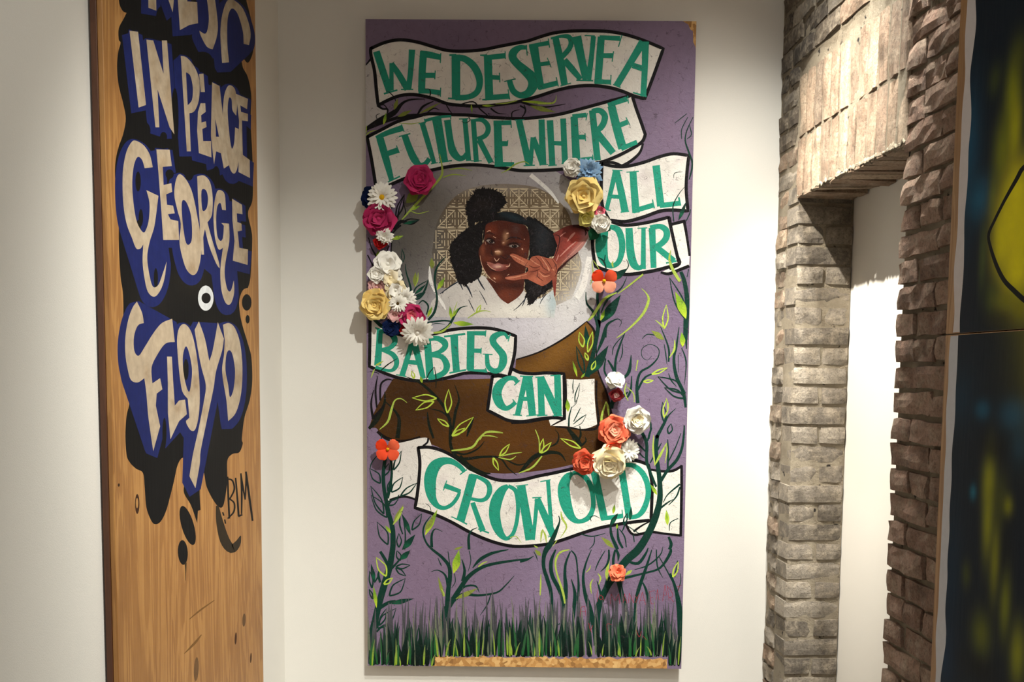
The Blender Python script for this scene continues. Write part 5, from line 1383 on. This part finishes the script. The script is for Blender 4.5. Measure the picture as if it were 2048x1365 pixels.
LETT = [
 ('letter_r', ['X 860 -160* 1000 -160* 1010 0* 1003 72* 958 -60* 940 -100* 905 -100* 908 62* 862 45*'], []),
 ('letter_e', ['X 1025 -110* 1085 -110* 1088 8* 1145 12* 1150 135* 1100 145* 1045 175*'], []),
 ('letter_s', ['X 1185 -100* 1235 -90* 1262 100 1262 200 1235 287* 1200 270 1165 205 1158 178* 1195 195 1212 130 1208 40'], []),
 ('letter_t', ['X 1290 366* 1280 200 1292 80 1330 -5 1400 35 1440 120 1456 200 1446 262* 1415 255* 1410 180 1380 80 1345 50 1322 110 1320 250 1330 362*'], []),
 ('letter_i', ['X 752 178* 802 185* 848 610* 805 625*'], []),
 ('letter_n', ['X 850 230* 890 235* 950 430* 940 235* 970 235* 1012 780* 985 740* 915 520* 925 740* 903 740*'], []),
 ('letter_p', ['X 1050 325* 1085 335 1130 390 1158 470 1155 580 1130 645 1100 658* 1108 880* 1085 880*'], ['X 1080 420* 1105 440 1120 510 1115 580 1090 612*']),
 ('letter_e', ['X 1156 430* 1182 428* 1190 535* 1166 535*', 'X 1150 650* 1165 600* 1192 600* 1195 650* 1168 670* 1170 712* 1196 705* 1200 738* 1175 750* 1180 820* 1225 820* 1228 915* 1155 890* 1145 760*'], []),
 ('letter_a', ['X 1232 478* 1275 500* 1305 760* 1330 960* 1300 980* 1283 890* 1255 880* 1243 955* 1225 790* 1228 640*'], ['X 1250 690* 1272 795* 1254 795*']),
 ('letter_c', ['X 1335 495 1365 520 1376 600 1372 672* 1350 640 1345 580 1330 570 1322 640 1330 760 1345 862 1360 830 1365 740* 1386 750* 1390 850 1385 940 1370 1000 1350 1005 1330 960 1310 830 1295 680 1300 570 1315 515'], []),
 ('letter_e', ['X 1370 545* 1440 575* 1435 635* 1395 612* 1400 650* 1440 662* 1440 705* 1405 700* 1410 900* 1450 930* 1452 1035* 1385 1000* 1388 700*'], []),
 ('letter_g', ['X 790 818 835 845 870 900 887 972* 840 978* 825 930 800 912 778 960 768 1060 775 1180 795 1290 830 1350 850 1330 865 1270 868 1180 850 1105* 920 1138* 905 1260 893 1330 868 1410 855 1500 870 1610 890 1668 920 1655 945 1590 968 1520* 955 1620 930 1690 895 1725 858 1695 838 1610 828 1520 832 1420* 815 1445 790 1443 765 1380 738 1310 720 1220 712 1100 715 980 735 880 765 825'], []),
 ('letter_e', ['X 908 868* 985 870* 998 965* 945 970* 950 1075* 995 1065* 1000 1115* 965 1130* 970 1190* 1005 1195* 1015 1240* 975 1245* 990 1275* 1035 1285* 1040 1395* 948 1395* 935 1200* 920 1000*'], []),
 ('letter_o', ['X 1045 1012 1085 1050 1120 1130 1150 1280 1168 1390 1165 1500 1145 1580 1115 1598 1080 1560 1055 1480 1042 1400 1050 1300 1030 1220 1012 1130 1022 1045'], ['X 1060 1165 1085 1180 1110 1260 1115 1380 1100 1420 1080 1410 1065 1330 1055 1220']),
 ('letter_r', ['X 1145 1025* 1185 1020 1220 1060 1235 1150 1230 1250 1205 1292* 1225 1370 1270 1520 1275 1560* 1255 1530 1215 1430 1190 1330* 1180 1380* 1185 1480* 1170 1480* 1160 1300* 1150 1150*'], ['X 1170 1110 1195 1105 1208 1150 1200 1210 1175 1220']),
 ('letter_g', ['X 1280 1105 1305 1130 1312 1222* 1290 1220* 1280 1180 1262 1200 1255 1280 1262 1370 1280 1400 1295 1380 1300 1312* 1285 1296* 1330 1300* 1332 1400 1310 1520 1305 1600 1320 1680 1340 1690 1358 1630* 1360 1700 1340 1765 1310 1760 1285 1680 1280 1560 1295 1440* 1270 1450 1250 1390 1240 1280 1245 1180 1260 1115'], []),
 ('letter_e', ['X 1348 1155* 1405 1190* 1408 1245* 1375 1240* 1378 1290* 1402 1300* 1405 1340* 1380 1345* 1390 1440* 1440 1450* 1438 1540* 1352 1515* 1362 1400* 1350 1280*'], []),
 ('letter_f', ['Y 795 475* 825 540 835 600* 800 615 778 680 780 760 805 790 840 740 890 660 940 600 1000 575* 1015 710* 960 720 910 790 880 860 885 950* 930 920* 943 985* 910 1010* 905 1080* 930 1200* 890 1345* 862 1150 850 1010 838 920* 800 945 760 930 740 860 728 780 728 680 745 580 770 510'], []),
 ('letter_l', ['Y 970 795* 998 795* 1005 930* 1015 1080* 1040 1050* 1075 1045* 1085 1130* 1040 1170* 990 1275* 975 1120* 975 950*'], []),
 ('letter_o', ['Y 1070 605 1105 640 1130 720 1150 850 1160 1000 1155 1130 1135 1215 1110 1225 1085 1190 1080 1168* 1100 1150* 1090 1040* 1060 1000 1045 920 1035 820 1028 700 1040 630'], ['Y 1080 735 1100 780 1115 870 1110 950 1098 1000 1080 960 1065 880 1062 790']),
 ('letter_y', ['Y 1155 590* 1190 690 1215 820* 1235 760 1265 595* 1300 690* 1290 760 1255 880 1240 980 1215 1100 1190 1220 1165 1345 1160 1420 1135 1560* 1100 1490* 1120 1365 1150 1230 1185 1050 1195 960 1170 860 1150 760 1130 640*'], []),
 ('letter_d', ['Y 1295 610* 1330 600 1365 630 1395 720 1408 860 1400 1010 1370 1120 1325 1170* 1315 1050 1295 930 1290 860 1300 790 1305 700*'], ['Y 1325 760 1345 770 1360 830 1365 900 1355 990 1335 1030 1325 960 1310 880 1312 800']),
]
pl.next()
cloud = closed('X 735 75* 720 105 690 165 690 230 700 250 685 310 680 400 690 500 715 600 730 690 715 780 690 850 672 930 668 1020 680 1150 690 1278 Y 690 150 700 330 715 440 715 600 705 720 715 850 730 950 750 1060 735 1140 728 1250 735 1365 Z 755 90 790 125 830 150 840 230 850 350 880 430 905 448 935 430 965 370 990 280 1010 200 1030 110 1055 65 1085 70 1090 130 1070 220 1070 270 1110 340 1145 442* 1150 370* 1165 365* 1160 250 1170 150* 1185 150 1200 230 1240 310 1275 350 1300 330 1320 200 1320 80 1350 40 1390 30 1410 -20 Y 1405 1270 1420 1150 1450 1050 1465 940 1460 800 1440 720 1410 620 1395 550 1390 470 1410 410 1440 395* 1455 330 1465 130 1460 60 X 1440 1240 1465 1170 1470 1060 1465 880 1455 700 1460 560 1440 450 1410 390 1405 330 1440 365 1470 300 1475 200 1460 120 1430 0 1400 -110* 1200 -150 900 -150 700 -120* 690 0 710 60')
pl.fill('black_cloud', [cloud], shade([(300, 600, 40, 40, 0, (30, 27, 25), .7), (390, 560, 40, 30, 0, (32, 29, 24), .7), (420, 860, 20, 50, 0, (26, 24, 22), .7)], SBLK), grid=14)
pl.next()
bl_outs = []
blue_parts = []
for nm, outs, holes in LETT:
    quads = []
    for o in outs:
        c = closed(o, 4)
        c = [(x - 3, y + 9) for x, y in c]
        L = [(x, y, 24) for x, y in c + [c[0], c[1]]]
        a, b = stroke_poly(L, 1)
        for i in range(len(a) - 1):
            quads.append([a[i], a[i + 1], b[i + 1], b[i]])
        quads.append(c)
    blue_parts.append(quads)
cut = [p for p in cloud]
for (nm, _, _), q in zip(LETT, blue_parts):
    pl.fill('blue_halo', q, BLUE)
pl.next()
for cx, cy, rx, ry, fr in ((838, 760, 36, 52, 'X'), (950, 795, 20, 28, 'X'), (802, 1055, 16, 58, 'X'), (818, 1265, 13, 50, 'X'), (1098, 1000, 28, 50, 'X'), (1255, 1020, 22, 55, 'X'), (985, 1012, 24, 28, 'X'), (1360, 1110, 40, 36, 'X'), (1080, 870, 16, 62, 'Y'), (905, 340, 12, 60, 'Y'), (805, 40, 14, 40, 'Y'), (1015, 690, 22, 180, 'X'), (1175, 350, 60, 50, 'X'), (930, 130, 26, 90, 'X'), (955, 1240, 12, 90, 'Y')):
    pl.fill('black_fill', [ellipse(cx, cy, rx, ry, 0, 20, fr)], SBLK)
pl.next()
lr = random.Random(8)
for nm, outs, holes in LETT:
    os_ = [closed(o, 4) for o in outs]
    xs = [p[0] for o in os_ for p in o]; ys = [p[1] for o in os_ for p in o]
    b = [(lr.uniform(min(xs), max(xs)), lr.uniform(min(ys), max(ys)), lr.uniform(3, 8), lr.uniform(6, 22), 0, lr.choice(((140, 116, 88), (156, 134, 106), (192, 178, 156))), .7) for _ in range(8)]
    pl.fill(nm, os_, shade(b, CREAM), None, [closed(h, 4) for h in holes], grid=7)
pl.next()
pl.fill('white_ring', [ellipse(1195, 455, 45, 73, 0, 28, 'Y')], (206, 208, 208), None, [ellipse(1197, 455, 27, 31, 0, 20, 'Y')])
pl.fill('paint_drop', [ellipse(1090, 455, 36, 118, -.28, 28, 'Z')], SBLK)
pl.fill('paint_drop', [ellipse(1062, 612, 29, 72, -.05, 24, 'Z')], SBLK)
pl.fill('paint_drop', [ellipse(1433, 480, 28, 48, 0, 20, 'Y')], SBLK)
pl.fill('paint_drop', [ellipse(1438, 578, 12, 25, 0, 14, 'Y')], SBLK)
pl.strokes('paint_run', ['Z 1078 670 12 1079 720 6 1078 775 2'], (60, 44, 24))
pl.strokes('paint_sweep', ['Z 1262 340 16 1275 430 40 1305 540 56 1345 590 52 1380 560 36 1398 515 6'], (48, 38, 24))
for nm, sts in (('letter_b', ['Z 1322 172 9 1326 290 12 1332 415 10', 'Z 1325 185 8 1350 195 10 1361 245 10 1335 300 9', 'Z 1332 300 8 1360 325 10 1358 375 10 1322 415 8']), ('letter_l', ['Z 1368 178 9 1378 290 11 1386 402 11', 'Z 1384 402 11 1408 392 9']), ('letter_m', ['Z 1399 152 9 1404 270 11 1403 388 8', 'Z 1399 155 9 1412 240 10 1424 305 8', 'Z 1424 305 8 1428 220 9 1430 142 9', 'Z 1428 142 11 1448 290 13 1467 428 11']), ('paint_dot', ['Z 1293 378 9 1300 398 9']), ('paint_dot', ['Z 1305 420 8 1310 445 8'])):
    pl.strokes(nm, sts, SBLK)
# knots and scars of the veneer
pl.fill('knot', [ellipse(797, 330, 13, 58, 0, 18, 'Z')], (60, 34, 20), None, [ellipse(796, 325, 7, 30, 0, 14, 'Z')])
for cx, cy, rx, ry, c in ((1140, 1290, 14, 70, (112, 82, 52)), (1417, 1005, 10, 38, (104, 76, 48)), (1369, 1112, 6, 36, (72, 40, 20)), (1457, 1225, 5, 30, (80, 48, 24)), (690, 320 - 100, 6, 10, (60, 40, 24))):
    pl.fill('knot', [ellipse(cx, cy, rx, ry, .05, 18, 'Z')], c)
pl.strokes('veneer_scar', ['Z 1100 1000 4 1160 950 10 1245 890 4'], (122, 86, 44))
pl.strokes('veneer_scar', ['Z 1070 1200 3 1130 1140 14 1170 1090 5'], (122, 86, 44))

# ------------------------------------------------------------------ dark spray painted panels on the brick wall
P_RP = Plane(P_RW.o + P_RW.n * 0.034, RW_ANG)
UE = P_RP.uv(1891, 682)[0]
P_RP.o = P_RP.o + P_RP.x * UE + Vector((0, 0, 0.30))
zs = P_RP.uv(1890, 670)[1]
rp = thing('dark_painted_panel', 'dark navy panel with soft yellow and green spray paint hung on brick', 'mural', tuple(P_RP.o), (0, 0, RW_ANG))
RPW, RPT = 1.22, 2.9
obj('upper_sheet', box_mesh('upper_sheet', 0, RPW, 0, 0.018, zs + .0012, RPT, .001), M_TANWOOD, rp)
obj('lower_sheet', box_mesh('lower_sheet', 0, RPW, 0, 0.018, 0, zs - .0012, .001), M_TANWOOD, rp)
# cleats that hold the sheets off the brick
for zz in (0.5, 1.9):
    obj('cleat', box_mesh('cleat', 0.1, RPW - .1, 0.018, 0.030, zz, zz + .06), M_TANWOOD, rp)
pr_ = Painter(P_RP, rp, M_DARKPAINT)
def rp_px(u, v):
    p = P_RP.o + P_RP.x * u + Vector((0, 0, v)) - CAM
    d = p.dot(_f)
    return (W / 2 + F * p.dot(RGT) / d, PPY - F * p.dot(UPV) / d)
def uvpx(px, py):
    return P_RP.uv(px, py)
def rpatch(name, u0, u1, v0, v1, color, nu, nv, jag=0.0, seed=1):
    r = random.Random(seed)
    vs_, fs, cs = [], [], []
    for j in range(nv + 1):
        for i in range(nu + 1):
            u = u0 + (u1 - u0) * (i / nu)
            v = v0 + (v1 - v0) * j / nv
            if i == 0 and jag:
                u += jag * noise.noise(Vector((v * 9, seed, 0)))
            vs_.append((u, v))
            cs.append(color(u, v) if callable(color) else lin(color))
    for j in range(nv):
        for i in range(nu):
            k = j * (nu + 1) + i
            fs.append((k, k + 1, k + nu + 2, k + nu + 1))
    return pr_.finish(name, vs_, fs, cs, None, None, [rp_px(*q) for q in vs_])
# soft spray clouds, given where they sit on the panel (photo px + radii -> metres)
SPR = []
def spray(px, py, rx, ry, c, s, rot=0.0):
    u, v = uvpx(px, py)
    du = abs(uvpx(px + rx, py)[0] - uvpx(px - rx, py)[0]) / 2
    dv = abs(uvpx(px, py + ry)[1] - uvpx(px, py - ry)[1]) / 2
    k = dv / du if du else 1
    SPR.append((u, v, du, dv, rot, lin(c), s))
spray(1935, 300, 22, 110, (16, 76, 108), .95); spray(1958, 400, 22, 40, (20, 92, 126), .9); spray(1930, 480, 20, 60, (12, 44, 66), .6)
spray(2025, 190, 14, 70, (136, 142, 22), .9); spray(2005, 300, 16, 60, (126, 134, 24), .85); spray(1990, 160, 12, 30, (66, 76, 32), .7); spray(2040, 110, 12, 40, (86, 92, 28), .6)
spray(2030, 260, 12, 60, (176, 176, 18), .9); spray(1985, 390, 8, 40, (90, 104, 40), .7)
spray(2020, 455, 30, 85, (236, 226, 10), .98); spray(2035, 540, 26, 60, (244, 234, 8), .98); spray(2035, 390, 24, 60, (238, 228, 14), .98); spray(2004, 480, 14, 50, (226, 218, 16), .98); spray(2046, 460, 20, 90, (240, 230, 8), .9)
spray(1965, 520, 7, 60, (84, 100, 46), .75); spray(1985, 590, 14, 30, (76, 90, 40), .8); spray(2015, 600, 26, 24, (128, 130, 20), .85); spray(2040, 620, 16, 22, (130, 128, 14), .9); spray(2000, 640, 30, 18, (48, 46, 24), .6)
spray(1930, 600, 26, 90, (18, 26, 40), .8); spray(1920, 800, 30, 60, (14, 56, 80), .55); spray(1965, 820, 14, 18, (18, 90, 122), .75); spray(2030, 830, 30, 30, (16, 84, 118), .85); spray(2040, 890, 20, 40, (14, 74, 104), .6)
spray(1978, 960, 12, 55, (150, 154, 28), .95); spray(1976, 1040, 10, 70, (146, 150, 26), .95); spray(1990, 1120, 9, 70, (134, 138, 26), .9); spray(2010, 1210, 10, 60, (120, 128, 26), .9); spray(2035, 1310, 14, 55, (140, 146, 26), .95); spray(2015, 1012, 9, 18, (150, 154, 22), .9); spray(2000, 1000, 16, 50, (80, 86, 20), .7)
spray(1946, 985, 6, 14, (26, 110, 136), .85); spray(1932, 1150, 9, 26, (66, 74, 18), .85); spray(1962, 1270, 18, 42, (96, 104, 22), .9); spray(1900, 1150, 22, 150, (6, 44, 70), .6); spray(1890, 1320, 18, 60, (4, 46, 80), .6); spray(1960, 1340, 40, 30, (8, 10, 10), .7); spray(2010, 1100, 14, 60, (6, 10, 10), .5); spray(1985, 900, 30, 30, (10, 12, 16), .7)
rr = random.Random(4)
for _ in range(26):                               # the painting goes on out of view
    SPR.append((rr.uniform(.42, 1.2), rr.uniform(.1, 2.8), rr.uniform(.05, .14), rr.uniform(.08, .3), rr.uniform(-.6, .6), lin(rr.choice(((20, 84, 116), (140, 144, 24), (176, 172, 14), (10, 40, 66)))), .8))
B0 = lin((9, 24, 38))
def spray_col(u, v):
    c = B0
    if v > 2.0:
        c = tuple(a * .8 + b * .2 for a, b in zip(c, lin((24, 34, 44))))
    for su, sv, du, dv, rot, cc, s in SPR:
        x, y = u - su, v - sv
        if rot:
            x, y = x * cos(rot) + y * sin(rot), -x * sin(rot) + y * cos(rot)
        e = (x / du) ** 2 + (y / dv) ** 2
        if e < 7:
            a = s * math.exp(-e)
            c = tuple(p + (q - p) * a for p, q in zip(c, cc))
    return c
pr_.next()
rpatch('white_primer', 0.030, RPW - .01, zs + .004, RPT - .01, (206, 200, 200), 2, 60, .012, 2)
rpatch('white_primer', 0.022, RPW - .01, .01, zs - .004, (196, 198, 204), 2, 60, .010, 3)
pr_.next()
rpatch('spray_painting', 0.066, RPW - .02, zs + .0015, RPT - .01, spray_col, 150, 170, .012, 5)
rpatch('spray_painting', 0.058, RPW - .02, .01, zs - .003, spray_col, 150, 150, .012, 6)
pr_.next()
pr_.strokes('black_contour', ['S 2150 -80 30 2040 -20 30 1985 70 28 1900 220 22 1830 360 20 1787 460 20 1795 540 22 1840 680 28 1895 790 32 1960 860 36 2060 950 38 2200 1040 40'], (14, 14, 12))
